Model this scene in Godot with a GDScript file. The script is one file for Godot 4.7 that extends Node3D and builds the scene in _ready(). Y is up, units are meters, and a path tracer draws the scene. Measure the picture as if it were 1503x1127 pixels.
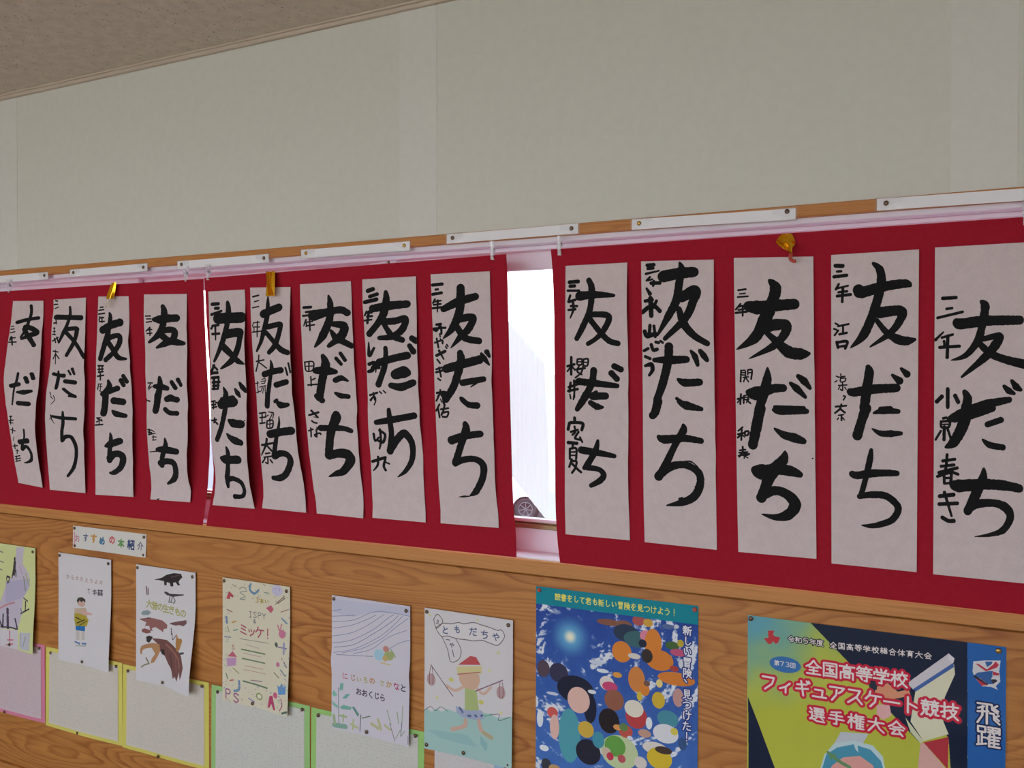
extends Node3D
# A classroom wall: calligraphy sheets on red mounts hung across a window band, pupils' work and posters pinned on pine panelling below.

const EYE := 1.55          # camera height; the floor is y = 0 and the plaster face of the wall is z = 0
const TW := 400            # pixels of a calligraphy sheet's texture
const TH := 1572
var taken := {}
var M := {}
var rng := RandomNumberGenerator.new()

# ---------------------------------------------------------------- nodes
func numbered(called: String) -> String:
	var n: int = taken.get(called, -1) + 1
	taken[called] = n
	return called if n == 0 else "%s_%03d" % [called, n]

func tag(o: Node3D, label: String, category: String, group := "", kind := ""):
	o.set_meta("label", label)
	if category: o.set_meta("category", category)
	if group: o.set_meta("group", group)
	if kind: o.set_meta("kind", kind)
	return o

func obj(called: String, mesh: Mesh, m: Material, parent: Node3D = self, at := Vector3.ZERO) -> MeshInstance3D:
	var o := MeshInstance3D.new()
	o.name = numbered(called) if parent == self else called
	o.mesh = mesh
	o.material_override = m
	o.position = at
	parent.add_child(o, true)
	return o

func thing(called: String, label: String, category: String, at := Vector3.ZERO, group := "", kind := "") -> Node3D:
	var o := Node3D.new()
	o.name = numbered(called)
	o.position = at
	add_child(o, true)
	tag(o, label, category, group, kind)
	return o

# ---------------------------------------------------------------- meshes
func face(st: SurfaceTool, pts: Array, h: Vector3, c := Vector3.ZERO):
	var mid := Vector3.ZERO
	for p in pts: mid += p
	mid /= pts.size()
	var n: Vector3 = (pts[1] - pts[0]).cross(pts[2] - pts[0]).normalized()
	var q := pts.duplicate()
	if n.dot(mid - c) > 0.0: q.reverse()      # clockwise seen from outside
	else: n = -n
	for k in range(1, q.size() - 1):
		for p in [q[0], q[k], q[k + 1]]:
			st.set_normal(n)
			st.set_uv(Vector2((p.x - c.x + h.x) / (2.0 * h.x), (h.y - p.y + c.y) / (2.0 * h.y)))
			st.add_vertex(p)

func add_box(st: SurfaceTool, size: Vector3, b: float, c := Vector3.ZERO):
	var h := size / 2.0
	b = minf(b, minf(h.x, minf(h.y, h.z)) * 0.9)
	var i := h - Vector3(b, b, b)
	for a in 3:
		for s in [-1.0, 1.0]:
			var o1 := (a + 1) % 3
			var o2 := (a + 2) % 3
			var q := []
			for e in [[-1, -1], [1, -1], [1, 1], [-1, 1]]:
				var p := Vector3.ZERO
				p[a] = s * h[a]
				p[o1] = e[0] * i[o1]
				p[o2] = e[1] * i[o2]
				q.append(p + c)
			face(st, q, h, c)
			for s2 in [-1.0, 1.0]:           # the chamfer between face a and face o1
				var p1 := Vector3.ZERO
				p1[a] = s * h[a]
				p1[o1] = s2 * i[o1]
				var p2 := Vector3.ZERO
				p2[a] = s * i[a]
				p2[o1] = s2 * h[o1]
				var lo := p1
				lo[o2] = -i[o2]
				var hi := p1
				hi[o2] = i[o2]
				var lo2 := p2
				lo2[o2] = -i[o2]
				var hi2 := p2
				hi2[o2] = i[o2]
				face(st, [lo + c, hi + c, hi2 + c, lo2 + c], h, c)
	for sx in [-1.0, 1.0]:
		for sy in [-1.0, 1.0]:
			for sz in [-1.0, 1.0]:
				var g := Vector3(sx, sy, sz)
				face(st, [g * Vector3(h.x, i.y, i.z) + c, g * Vector3(i.x, h.y, i.z) + c, g * Vector3(i.x, i.y, h.z) + c], h, c)

func begin() -> SurfaceTool:
	var st := SurfaceTool.new()
	st.begin(Mesh.PRIMITIVE_TRIANGLES)
	return st

func box(size: Vector3, b := 0.002) -> ArrayMesh:
	var st := begin()
	add_box(st, size, b)
	return st.commit()

# a box between two corners; the mesh is centred, so the node is put at the middle
func slab(called: String, lo: Vector3, hi: Vector3, m: Material, parent: Node3D = self, b := 0.002) -> MeshInstance3D:
	return obj(called, box(hi - lo, b), m, parent, (lo + hi) / 2.0 - (Vector3.ZERO if parent == self else parent.position))

# a sheet of paper or cloth of real thickness over the surface p(u, v), v downwards
func sheet_mesh(p: Callable, nu: int, nv: int, thick: float) -> ArrayMesh:
	var V := PackedVector3Array()
	var N := PackedVector3Array()
	var U := PackedVector2Array()
	var I := PackedInt32Array()
	var grid := []
	for j in nv + 1:
		for i in nu + 1:
			grid.append(p.call(float(i) / nu, float(j) / nv))
	var w := nu + 1
	for back in 2:
		var base := V.size()
		for j in nv + 1:
			for i in nu + 1:
				var dx: Vector3 = grid[j * w + mini(i + 1, nu)] - grid[j * w + maxi(i - 1, 0)]
				var dy: Vector3 = grid[maxi(j - 1, 0) * w + i] - grid[mini(j + 1, nv) * w + i]
				var n := dx.cross(dy).normalized()
				V.append(grid[j * w + i] - n * thick * back)
				N.append(-n if back else n)
				U.append(Vector2(float(i) / nu, float(j) / nv))
		for j in nv:
			for i in nu:
				var a := base + j * w + i
				if back: I.append_array([a, a + w + 1, a + 1, a, a + w, a + w + 1])
				else: I.append_array([a, a + 1, a + w + 1, a, a + w + 1, a + w])
	var ring := []
	for i in nu: ring.append(i)
	for j in nv: ring.append(j * w + nu)
	for i in nu: ring.append(nv * w + nu - i)
	for j in nv: ring.append((nv - j) * w)
	var off := w * (nv + 1)
	for k in ring.size():
		var a: int = ring[k]
		var b: int = ring[(k + 1) % ring.size()]
		var n: Vector3 = (V[b] - V[a]).cross(N[a]).normalized()
		var s := V.size()
		for x in [a, b, b + off, a + off]:
			V.append(V[x])
			N.append(n)
			U.append(U[x])
		I.append_array([s, s + 3, s + 2, s, s + 2, s + 1])
	var arr := []
	arr.resize(Mesh.ARRAY_MAX)
	arr[Mesh.ARRAY_VERTEX] = V
	arr[Mesh.ARRAY_NORMAL] = N
	arr[Mesh.ARRAY_TEX_UV] = U
	arr[Mesh.ARRAY_INDEX] = I
	var m := ArrayMesh.new()
	m.add_surface_from_arrays(Mesh.PRIMITIVE_TRIANGLES, arr)
	return m

# profile of [radius, height] turned about z
func lathe(profile: Array, seg: int) -> ArrayMesh:
	var st := begin()
	st.set_smooth_group(0)
	for k in profile.size() - 1:
		for s in seg:
			var a := TAU * s / seg
			var b := TAU * (s + 1) / seg
			var r0: float = profile[k][0]
			var r1: float = profile[k + 1][0]
			var p := [Vector3(r0 * cos(a), r0 * sin(a), profile[k][1]), Vector3(r0 * cos(b), r0 * sin(b), profile[k][1]), Vector3(r1 * cos(b), r1 * sin(b), profile[k + 1][1]), Vector3(r1 * cos(a), r1 * sin(a), profile[k + 1][1])]
			if r0 > 0.0:
				for x in [0, 2, 1]: st.add_vertex(p[x])
			if r1 > 0.0:
				for x in [0, 3, 2]: st.add_vertex(p[x])
	st.generate_normals()
	return st.commit()

func add_tube(st: SurfaceTool, pts: Array, r: float, seg := 6):
	for k in pts.size() - 1:
		var d: Vector3 = (pts[k + 1] - pts[k]).normalized()
		var x := d.cross(Vector3(0.3, 0.9, 0.31)).normalized()
		var y := d.cross(x)
		for s in seg:
			var a := TAU * s / seg
			var b := TAU * (s + 1) / seg
			var u := x * cos(a) + y * sin(a)
			var v := x * cos(b) + y * sin(b)
			var c: Vector3 = (pts[k] + pts[k + 1]) / 2.0
			face(st, [pts[k] + u * r, pts[k] + v * r, pts[k + 1] + v * r, pts[k + 1] + u * r], Vector3.ONE, c)

# outline in x, y extruded along z from z0 to z1
func prism(outline: PackedVector2Array, z0: float, z1: float) -> ArrayMesh:
	var st := begin()
	var tri := Geometry2D.triangulate_polygon(outline)
	for side in 2:
		for k in range(0, tri.size(), 3):
			var q := []
			for x in 3: q.append(Vector3(outline[tri[k + x]].x, outline[tri[k + x]].y, z1 if side else z0))
			face(st, q, Vector3.ONE, Vector3(q[0].x, q[0].y, (z0 + z1) / 2.0))
	var cw := Geometry2D.is_polygon_clockwise(outline)
	for k in outline.size():
		var a := outline[k]
		var b := outline[(k + 1) % outline.size()]
		var n := (b - a).orthogonal() * (1.0 if not cw else -1.0)
		var mid := (a + b) / 2.0 - n
		face(st, [Vector3(a.x, a.y, z0), Vector3(b.x, b.y, z0), Vector3(b.x, b.y, z1), Vector3(a.x, a.y, z1)], Vector3.ONE, Vector3(mid.x, mid.y, (z0 + z1) / 2.0))
	return st.commit()

# ---------------------------------------------------------------- ink and print
func stamp(im: Image, x: float, y: float, rx: float, ry: float, c: Color):
	if ry < 0.8:
		im.fill_rect(Rect2i(roundi(x - rx), roundi(y), maxi(1, roundi(2.0 * rx)), 1), c)
		return
	for r in range(floori(y - ry), ceili(y + ry) + 1):
		var t := (r + 0.5 - y) / ry
		if absf(t) < 1.0:
			var half := rx * sqrt(1.0 - t * t)
			var x0 := roundi(x - half)
			im.fill_rect(Rect2i(x0, r, maxi(1, roundi(x + half) - x0), 1), c)

func catmull(a: float, b: float, c: float, d: float, t: float) -> float:
	return 0.5 * (2.0 * b + (c - a) * t + (2.0 * a - 5.0 * b + 4.0 * c - d) * t * t + (3.0 * b - a - 3.0 * c + d) * t * t * t)

# pts: flat x, y, width; k widens the brush sideways
func brush(im: Image, pts: Array, k: float, c: Color, smooth := true, rough := 0.0):
	var n := pts.size() / 3
	if n == 1: stamp(im, pts[0], pts[1], pts[2] * 0.5 * k, pts[2] * 0.5, c)
	for s in n - 1:
		var i0 := maxi(s - 1, 0) * 3
		var i1 := s * 3
		var i2 := (s + 1) * 3
		var i3 := mini(s + 2, n - 1) * 3
		var length := Vector2(float(pts[i2] - pts[i1]) / k, pts[i2 + 1] - pts[i1 + 1]).length()
		var fine := maxf(0.7, minf(pts[i1 + 2], pts[i2 + 2]) * 0.16)
		var steps := clampi(ceili(length / fine), 2, 160)
		for q in steps + 1:
			var t := float(q) / steps
			var x: float
			var y: float
			if smooth:
				x = catmull(pts[i0], pts[i1], pts[i2], pts[i3], t)
				y = catmull(pts[i0 + 1], pts[i1 + 1], pts[i2 + 1], pts[i3 + 1], t)
			else:
				x = lerpf(pts[i1], pts[i2], t)
				y = lerpf(pts[i1 + 1], pts[i2 + 1], t)
			var w: float = lerpf(pts[i1 + 2], pts[i2 + 2], t) * (1.0 + rough * rng.randf_range(-1.0, 1.0))
			stamp(im, x, y, w * 0.5 * k, w * 0.5, c)

func fill_poly(im: Image, pts: Array, s: float, c: Color):
	var n := pts.size() / 2
	var lo := 1e9
	var hi := -1e9
	for k in n:
		lo = minf(lo, pts[2 * k + 1] * s)
		hi = maxf(hi, pts[2 * k + 1] * s)
	for r in range(maxi(0, floori(lo)), mini(im.get_height() - 1, ceili(hi)) + 1):
		var y := r + 0.5
		var xs := []
		for k in n:
			var x0: float = pts[2 * k] * s
			var y0: float = pts[2 * k + 1] * s
			var k2 := (k + 1) % n
			var x1: float = pts[2 * k2] * s
			var y1: float = pts[2 * k2 + 1] * s
			if (y0 <= y) != (y1 <= y): xs.append(x0 + (y - y0) / (y1 - y0) * (x1 - x0))
		xs.sort()
		for k in range(0, xs.size() - 1, 2):
			im.fill_rect(Rect2i(roundi(xs[k]), r, maxi(1, roundi(xs[k + 1]) - roundi(xs[k])), 1), c)

# one character in a box of w by h pixels about (cx, cy)
func glyph(im: Image, ch: String, cx: float, cy: float, w: float, h: float, pen: float, c: Color):
	if not GLYPHS.has(ch): return
	var smooth := ch.unicode_at(0) > 0x3040 and ch.unicode_at(0) < 0x30a0 or "35S&PY".contains(ch)
	for line in GLYPHS[ch]:
		var pts := []
		for k in range(0, line.size(), 2):
			pts.append_array([cx + (line[k] - 50) * 0.01 * w, cy + (line[k + 1] - 50) * 0.01 * h, pen])
		brush(im, pts, 1.0, c, smooth)

# a row (or column) of characters whose first and last centres are given
func lettering(im: Image, text: String, x0: float, y0: float, x1: float, y1: float, w: float, h: float, pen: float, c: Color):
	var n := text.length()
	for k in n:
		var t := float(k) / maxi(n - 1, 1)
		glyph(im, text[k], lerpf(x0, x1, t), lerpf(y0, y1, t), w, h, pen, c)

# the traced marks of one picture, in millimetres from its top left corner
func picture(im: Image, ops: Array, s: float, crayon := 0.0):
	for op in ops:
		var c := Color(op[1])
		var a: Array = op[2]
		match op[0]:
			"p": fill_poly(im, a, s, c)
			"e": stamp(im, a[0] * s, a[1] * s, a[2] * s, a[3] * s, c)
			"l":
				var pts := []
				for k in range(0, a.size(), 2): pts.append_array([a[k] * s, a[k + 1] * s, maxf(1.2, op[3] * s)])
				brush(im, pts, 1.0, c, true, crayon)
			"t": lettering(im, op[4], a[0] * s, a[1] * s, a[2] * s, a[3] * s, a[5] * 1.15 * s, a[5] * 1.1 * s, maxf(1.2, op[3] * s), c)

func blank(w: int, h: int, c: Color) -> Image:
	var im := Image.create_empty(w, h, false, Image.FORMAT_RGB8)
	im.fill(c)
	return im

func noise(freq: float, sd: int, oct := 3) -> FastNoiseLite:
	var n := FastNoiseLite.new()
	n.noise_type = FastNoiseLite.TYPE_SIMPLEX_SMOOTH
	n.seed = sd
	n.frequency = freq
	n.fractal_octaves = oct
	return n

func mat(c: Color, rough := 0.8, tex: Image = null) -> StandardMaterial3D:
	var m := StandardMaterial3D.new()
	m.albedo_color = c
	m.roughness = rough
	if tex: m.albedo_texture = ImageTexture.create_from_image(tex)
	return m

func paper(tex: Image, rough := 0.85) -> StandardMaterial3D:
	var m := mat(Color.WHITE, rough, tex)
	m.metallic_specular = 0.32
	return m

# triplanar speckle for plain surfaces: colour c varied by amount about its own value
func grained(c: Color, amount: float, scale: float, freq: float, rough: float, sd: int) -> StandardMaterial3D:
	var n := noise(freq, sd, 4)
	var im := n.get_seamless_image(256, 256)
	im.convert(Image.FORMAT_RGB8)
	for y in 256:
		for x in 256:
			var g := (im.get_pixel(x, y).r - 0.5) * amount
			im.set_pixel(x, y, Color(c.r + g, c.g + g, c.b + g))
	var m := mat(Color.WHITE, rough, im)
	m.uv1_triplanar = true
	m.uv1_world_triplanar = true
	m.uv1_scale = Vector3.ONE * scale
	return m

func pine(w: int, h: int, mw: float, mh: float, sd: int, light: Color, dark: Color) -> Image:
	var im := Image.create_empty(w, h, false, Image.FORMAT_RGB8)
	var broad := noise(1.0, sd, 2)
	var warp := noise(1.0, sd + 5, 2)
	var fibre := noise(1.0, sd + 9, 2)
	for y in h:
		for x in w:
			var X := x * mw / w
			var Y := y * mh / h
			var v := broad.get_noise_2d(X * 0.6, Y * 3.0) * 8.0 + Y * 22.0 + warp.get_noise_2d(X * 4.0, Y * 20.0) * 0.35
			var r := v - floorf(v)
			var g := r * r * r * (1.0 - smoothstep(0.8, 1.0, r))
			var fig := 0.5 + 0.5 * broad.get_noise_2d(X * 0.9 + 30.0, Y * 3.0)
			g = g * (0.3 + 0.9 * fig) + 0.13 * warp.get_noise_2d(X * 0.6 + 7.0, Y * 22.0) + 0.13 * fibre.get_noise_2d(X * 7.0, Y * 240.0) + 0.16
			var v2 := Y * 38.0 + broad.get_noise_2d(X * 0.5 + 60.0, Y * 2.0) * 4.0 + warp.get_noise_2d(X * 2.0, Y * 30.0) * 0.4
			var r2 := v2 - floorf(v2)
			g += 0.55 * pow(r2, 5.0) * (1.0 - smoothstep(0.9, 1.0, r2)) * smoothstep(-0.05, 0.4, warp.get_noise_2d(X * 0.9 + 40.0, Y * 9.0))
			im.set_pixel(x, y, light.lerp(dark, clampf(g + 0.08, 0.0, 1.0)))
	return im

# ---------------------------------------------------------------- things on the wall
# a paper lying on the panelling: rect in metres from the eye, lift = how far each lower corner stands off
func pinned(called: String, rect: Array, z: float, m: Material, lift_l: float, lift_r: float, label: String, category: String, group := "", belly := 0.003, fold := -1.0) -> MeshInstance3D:
	var w: float = rect[2]
	var h: float = rect[3]
	var f := func(u: float, v: float) -> Vector3:
		var edge := lerpf(lift_l * smoothstep(0.5, 0.0, u), lift_r, smoothstep(0.45, 1.0, u)) if u > 0.45 else lift_l * smoothstep(0.5, 0.0, u)
		return Vector3(u * w, -v * h, edge * smoothstep(0.25, 1.0, v) + belly * sin(PI * v) * sin(PI * u) + (0.005 * maxf(0.0, 1.0 - absf(v - fold) * 11.0) if fold > 0.0 else 0.0))
	var o := obj(called, sheet_mesh(f, 12, 44, 0.0004), m, self, Vector3(rect[0], rect[1] + EYE, z))
	return tag(o, label, category, group)

func tack(x: float, y: float, z: float, m: Material, where: String, group: String):
	var o := obj("thumbtack", M.tack_mesh, m, self, Vector3(x, y + EYE, z))
	tag(o, where, "thumbtack", group)

func rows(a: Array, v: float) -> float:
	var t := v * (a.size() - 1)
	var k := mini(int(t), a.size() - 2)
	var f := t - k
	f = f * f * (3.0 - 2.0 * f) * 0.5 + f * 0.5
	return lerpf(a[k], a[k + 1], f) * 0.001

func hung(d: Dictionary, crinkle: float, sd: int) -> Callable:
	var a: Array = d.at
	var n := noise(2.2, sd, 2)
	return func(u: float, v: float) -> Vector3:
		var x := lerpf(lerpf(a[0], a[2], v), lerpf(a[4], a[6], v), u) * 0.001
		var y := lerpf(lerpf(a[1], a[3], v), lerpf(a[5], a[7], v), u) * 0.001
		var z := lerpf(rows(d.zl, v), rows(d.zr, v), u)
		return Vector3(x, y, z + crinkle * n.get_noise_2d(u * 1.2, v * 2.6) * sin(PI * v) * (0.3 + u))

func foil_strip(called: String, pts: Array, width: float, m: Material, parent: Node3D):
	# a folded ribbon of foil: pts are [x, y, z, lean] down its middle
	var f := func(u: float, v: float) -> Vector3:
		var t := v * (pts.size() - 1)
		var k := mini(int(t), pts.size() - 2)
		var q := t - k
		var p: Array = pts[k]
		var r: Array = pts[k + 1]
		var lean: float = lerpf(p[3], r[3], q)
		var w := width * lerpf(p[4], r[4], q)
		var s := (u - 0.5) * w
		return Vector3(lerpf(p[0], r[0], q) + s * cos(lean), lerpf(p[1], r[1], q), lerpf(p[2], r[2], q) + s * sin(lean) + 0.0045 * cos(u * PI * 3.0))
	obj(called, sheet_mesh(f, 9, 8, 0.0004), m, parent)

func clear_clip(x: float, y: float, z: float, turn: float, label: String):
	var c := thing("clear_clip", label, "clip", Vector3(x, y + EYE, z), "clear plastic clips holding the red mounts")
	c.rotation.z = turn
	for s in [-1.0, 1.0]:
		var jaw := obj("jaw", M.jaw_mesh, M.clear, c, Vector3(0, 0, 0.0048 * s))
		jaw.rotation.x = 0.09 * s
	var st := begin()
	var pts := []
	for k in 25:
		var a := TAU * 2.0 * k / 24.0
		pts.append(Vector3(lerpf(-0.005, 0.005, k / 24.0), 0.003 + 0.0035 * cos(a), 0.0035 * sin(a)))
	add_tube(st, pts, 0.0008, 5)
	obj("spring", st.commit(), M.steel, c)

func _ready():
	rng.seed = 20240117
	# ------------------------------------------------------------ camera, sky, exposure
	var cam := Camera3D.new()
	cam.name = "camera"
	cam.keep_aspect = Camera3D.KEEP_HEIGHT
	cam.fov = 48.86
	cam.position = Vector3(0, EYE, 1.99)
	cam.rotation = Vector3(-0.01233, 0.4545, 0.001516)
	cam.near = 0.05
	cam.far = 200.0
	add_child(cam)
	var env := Environment.new()
	var sky_m := ProceduralSkyMaterial.new()
	sky_m.sky_top_color = Color(0.86, 0.92, 1.0)
	sky_m.sky_horizon_color = Color(0.97, 0.98, 1.0)
	sky_m.ground_bottom_color = Color(0.7, 0.68, 0.64)
	sky_m.ground_horizon_color = Color(0.76, 0.75, 0.73)
	sky_m.sky_curve = 0.2
	sky_m.ground_curve = 0.1
	var sky := Sky.new()
	sky.sky_material = sky_m
	env.background_mode = Environment.BG_SKY
	env.sky = sky
	env.background_energy_multiplier = 5.6
	env.tonemap_mode = Environment.TONE_MAPPER_LINEAR
	env.tonemap_exposure = 1.0
	env.sdfgi_enabled = true
	env.ssao_enabled = true
	env.ssil_enabled = true
	var we := WorldEnvironment.new()
	we.name = "world"
	we.environment = env
	add_child(we)

	materials()
	setting()
	outside()
	mounts()
	hardware()
	pupils_work()
	posters()

func materials():
	M.plaster = grained(Color(0.858, 0.855, 0.822), 0.018, 2.2, 0.05, 0.92, 3)
	M.plaster_light = grained(Color(0.874, 0.87, 0.848), 0.018, 2.2, 0.05, 0.9, 5)
	M.white_frame = mat(Color(0.9, 0.89, 0.94), 0.35)
	M.white_sill = mat(Color(0.93, 0.93, 0.96), 0.25)
	M.bronze = mat(Color(0.6, 0.53, 0.4), 0.3)
	M.bronze.metallic = 0.6
	M.casing = mat(Color.WHITE, 0.6, pine(1024, 96, 3.9, 0.15, 41, Color(0.8, 0.55, 0.3), Color(0.66, 0.4, 0.18)))
	M.ledge = mat(Color.WHITE, 0.5, pine(1024, 96, 3.9, 0.2, 77, Color(0.82, 0.58, 0.32), Color(0.68, 0.43, 0.2)))
	M.panelling = mat(Color.WHITE, 0.5, pine(2048, 640, 3.9, 1.05, 12, Color(0.8, 0.555, 0.28), Color(0.57, 0.32, 0.12)))
	M.red = grained(Color(0.64, 0.112, 0.185), 0.02, 6.0, 0.04, 0.9, 8)
	M.red.metallic_specular = 0.28
	M.tack = mat(Color(0.42, 0.34, 0.28), 0.35)
	M.tack.metallic = 0.7
	M.tack_brass = mat(Color(0.72, 0.58, 0.3), 0.3)
	M.tack_brass.metallic = 0.8
	M.tack_red = mat(Color(0.72, 0.3, 0.22), 0.4)
	M.tack_mesh = lathe([[0.0, 0.0032], [0.0022, 0.0031], [0.0042, 0.0025], [0.0053, 0.0015], [0.0056, 0.0006], [0.0056, 0.0]], 14)
	M.steel = mat(Color(0.45, 0.44, 0.46), 0.3)
	M.steel.metallic = 0.9
	M.clear = mat(Color(0.93, 0.94, 0.97, 0.28), 0.08)
	M.clear.transparency = BaseMaterial3D.TRANSPARENCY_ALPHA
	M.tape = mat(Color(0.95, 0.95, 0.97, 0.06), 0.12)
	M.tape.transparency = BaseMaterial3D.TRANSPARENCY_ALPHA
	M.glass = mat(Color(0.9, 0.95, 0.95, 0.06), 0.02)
	M.glass.transparency = BaseMaterial3D.TRANSPARENCY_ALPHA
	M.gold = mat(Color(0.96, 0.72, 0.14), 0.16)
	M.gold.metallic = 0.72
	M.strip = mat(Color(0.95, 0.945, 0.965), 0.5)
	var jaw := begin()
	add_box(jaw, Vector3(0.009, 0.05, 0.0022), 0.0008)
	add_box(jaw, Vector3(0.012, 0.008, 0.003), 0.001, Vector3(0, 0.0, 0))
	M.jaw_mesh = jaw.commit()

func setting():
	var X0 := -6.4
	var X1 := 2.6
	var Z1 := 4.7
	var TOP := EYE + 1.02
	# the wall in view: plaster above the window band, pine panelling below it
	var wall := thing("wall_back", "off-white plaster wall with pine panelling below the window band", "wall", Vector3(0, 0, 0), "", "structure")
	slab("plaster", Vector3(X0, EYE + 0.362, -0.16), Vector3(X1, TOP + 0.1, 0.0), M.plaster, wall, 0.001)
	slab("plaster", Vector3(X0, EYE - 0.5, -0.16), Vector3(-3.52, EYE + 0.362, 0.0), M.plaster, wall, 0.001)
	slab("plaster", Vector3(0.62, EYE - 0.5, -0.16), Vector3(X1, EYE + 0.362, 0.0), M.plaster, wall, 0.001)
	slab("masonry", Vector3(X0, 0, -0.16), Vector3(X1, EYE - 0.5, -0.02), M.plaster, wall, 0.001)
	slab("wood_panel", Vector3(-3.52, 0.1, -0.02), Vector3(0.38, EYE - 0.524, 0.0), M.panelling, wall, 0.002)
	slab("wood_panel", Vector3(X0, 0.1, -0.02), Vector3(-3.522, EYE - 0.524, 0.0), M.panelling, wall, 0.002)
	slab("wood_panel", Vector3(0.382, 0.1, -0.02), Vector3(X1, EYE - 0.524, 0.0), M.panelling, wall, 0.002)
	# flush cover strips over the wallboard joints
	for s in [[-3.108, -2.986, "far left"], [-1.323, -1.201, "middle"], [0.044, 0.166, "right-hand"]]:
		tag(slab("trim", Vector3(s[0], EYE + 0.378, -0.001), Vector3(s[1], TOP - 0.012, 0.0012), M.plaster_light, self, 0.0004), "%s pale vertical joint strip on the upper wall" % s[2], "trim", "joint strips", "structure")
	var cs := slab("trim", Vector3(-3.52, EYE + 0.35, -0.1), Vector3(0.62, EYE + 0.377, 0.012), M.casing, self, 0.002)
	tag(cs, "thin pine head casing above the window band", "trim", "", "structure")
	var lg := slab("trim", Vector3(X0, EYE - 0.519, -0.1), Vector3(X1, EYE - 0.482, 0.014), M.ledge, self, 0.003)
	tag(lg, "light pine window ledge capping the panelling", "trim", "", "structure")
	tag(slab("baseboard_back", Vector3(X0, 0.0, -0.02), Vector3(X1, 0.1, 0.012), M.ledge), "pine baseboard under the panelling", "baseboard", "", "structure")
	# ceiling of mineral board with its small fissures
	var ci := blank(1024, 1024, Color(0.84, 0.79, 0.74))
	var cn := noise(0.02, 60, 4)
	for y in 1024:
		for x in 1024:
			var g := cn.get_noise_2d(x, y) * 0.045 + rng.randf_range(-0.02, 0.02)
			ci.set_pixel(x, y, Color(0.84 + g, 0.79 + g, 0.74 + g))
	for k in 1500:
		var p := Vector2(rng.randf_range(8, 1016), rng.randf_range(8, 1016))
		var d := Vector2.from_angle(rng.randf() * TAU) * rng.randf_range(1.0, 6.0)
		var s := rng.randf_range(0.72, 0.88)
		brush(ci, [p.x, p.y, rng.randf_range(2.0, 5.0), p.x + d.x, p.y + d.y, 2.0], 1.0, Color(0.84 * s, 0.79 * s, 0.74 * s))
	var cm := mat(Color.WHITE, 0.95, ci)
	cm.uv1_triplanar = true
	cm.uv1_world_triplanar = true
	cm.uv1_scale = Vector3.ONE * 0.9
	tag(slab("ceiling", Vector3(X0, TOP, 0.0), Vector3(X1, TOP + 0.1, Z1), cm), "beige mineral board ceiling with small dark fissures", "ceiling", "", "structure")
	var mould := begin()
	add_box(mould, Vector3(X1 - X0, 0.012, 0.014), 0.002)
	add_box(mould, Vector3(X1 - X0, 0.006, 0.022), 0.001, Vector3(0, 0.007, 0.004))
	tag(obj("trim", mould.commit(), mat(Color(0.8, 0.74, 0.68), 0.7), self, Vector3((X0 + X1) / 2.0, TOP - 0.01, 0.007)), "narrow beige moulding between ceiling and wall", "trim", "", "structure")
	# the rest of the room, behind and beside the camera
	tag(slab("floor", Vector3(X0, -0.1, -0.16), Vector3(X1, 0.0, Z1), grained(Color(0.66, 0.58, 0.48), 0.06, 1.5, 0.04, 0.5, 21)), "wooden classroom floor", "floor", "", "structure")
	tag(slab("wall_right", Vector3(X1, 0, -0.16), Vector3(X1 + 0.1, TOP + 0.1, Z1), M.plaster), "plain off-white side wall at the right", "wall", "", "structure")
	openings("wall_front", "off-white wall behind the camera with a row of tall windows", true, X0, X1, Z1, TOP, [[-5.4, -3.8], [-3.65, -2.05], [-1.9, -0.3], [-0.15, 1.45]], 0.45, TOP - 0.06)
	tag(slab("wall_left", Vector3(X0 - 0.1, 0, -0.16), Vector3(X0, TOP + 0.1, Z1), M.plaster), "plain off-white end wall at the left", "wall", "", "structure")
	# the window band behind the red mounts
	var w := thing("window_1", "long white sliding window band mostly covered by red mounts", "window", Vector3.ZERO, "", "structure")
	slab("head_frame", Vector3(-3.52, EYE + 0.337, -0.13), Vector3(0.62, EYE + 0.352, -0.006), M.white_frame, w, 0.002)
	slab("head_track", Vector3(-3.52, EYE + 0.326, -0.13), Vector3(0.62, EYE + 0.338, -0.042), M.white_frame, w, 0.0015)
	slab("lower_frame", Vector3(-3.52, EYE - 0.484, -0.13), Vector3(0.62, EYE - 0.416, -0.075), M.white_frame, w, 0.002)
	slab("lower_track", Vector3(-3.52, EYE - 0.416, -0.13), Vector3(0.62, EYE - 0.404, -0.068), M.bronze, w, 0.0015)
	slab("lower_track", Vector3(-3.52, EYE - 0.404, -0.13), Vector3(0.62, EYE - 0.396, -0.078), M.bronze, w, 0.0015)
	slab("sill", Vector3(-3.52, EYE - 0.49, -0.09), Vector3(0.62, EYE - 0.4765, -0.001), M.white_sill, w, 0.002)
	for s in [-3.52, 0.58]: slab("jamb", Vector3(s, EYE - 0.48, -0.13), Vector3(s + 0.04, EYE + 0.35, -0.01), M.white_frame, w, 0.002)
	var edges := [-3.48, -2.47, -1.46, -0.44, 0.58]
	for k in 4:
		var zc := -0.086 if k % 2 == 0 else -0.112
		var a: float = edges[k] - (0.02 if k else 0.0)
		var b: float = edges[k + 1] + (0.02 if k < 3 else 0.0)
		var sash := Node3D.new()
		sash.name = "sash"
		w.add_child(sash, true)
		for r in [["top_rail", a, 0.279, b, 0.33], ["bottom_rail", a, -0.4, b, -0.391], ["stile", a, -0.391, a + 0.045, 0.279], ["stile", b - 0.045, -0.391, b, 0.279]]:
			slab(r[0], Vector3(r[1], EYE + r[2], zc - 0.011), Vector3(r[3], EYE + r[4], zc + 0.011), M.white_frame, sash, 0.0015)
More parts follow.
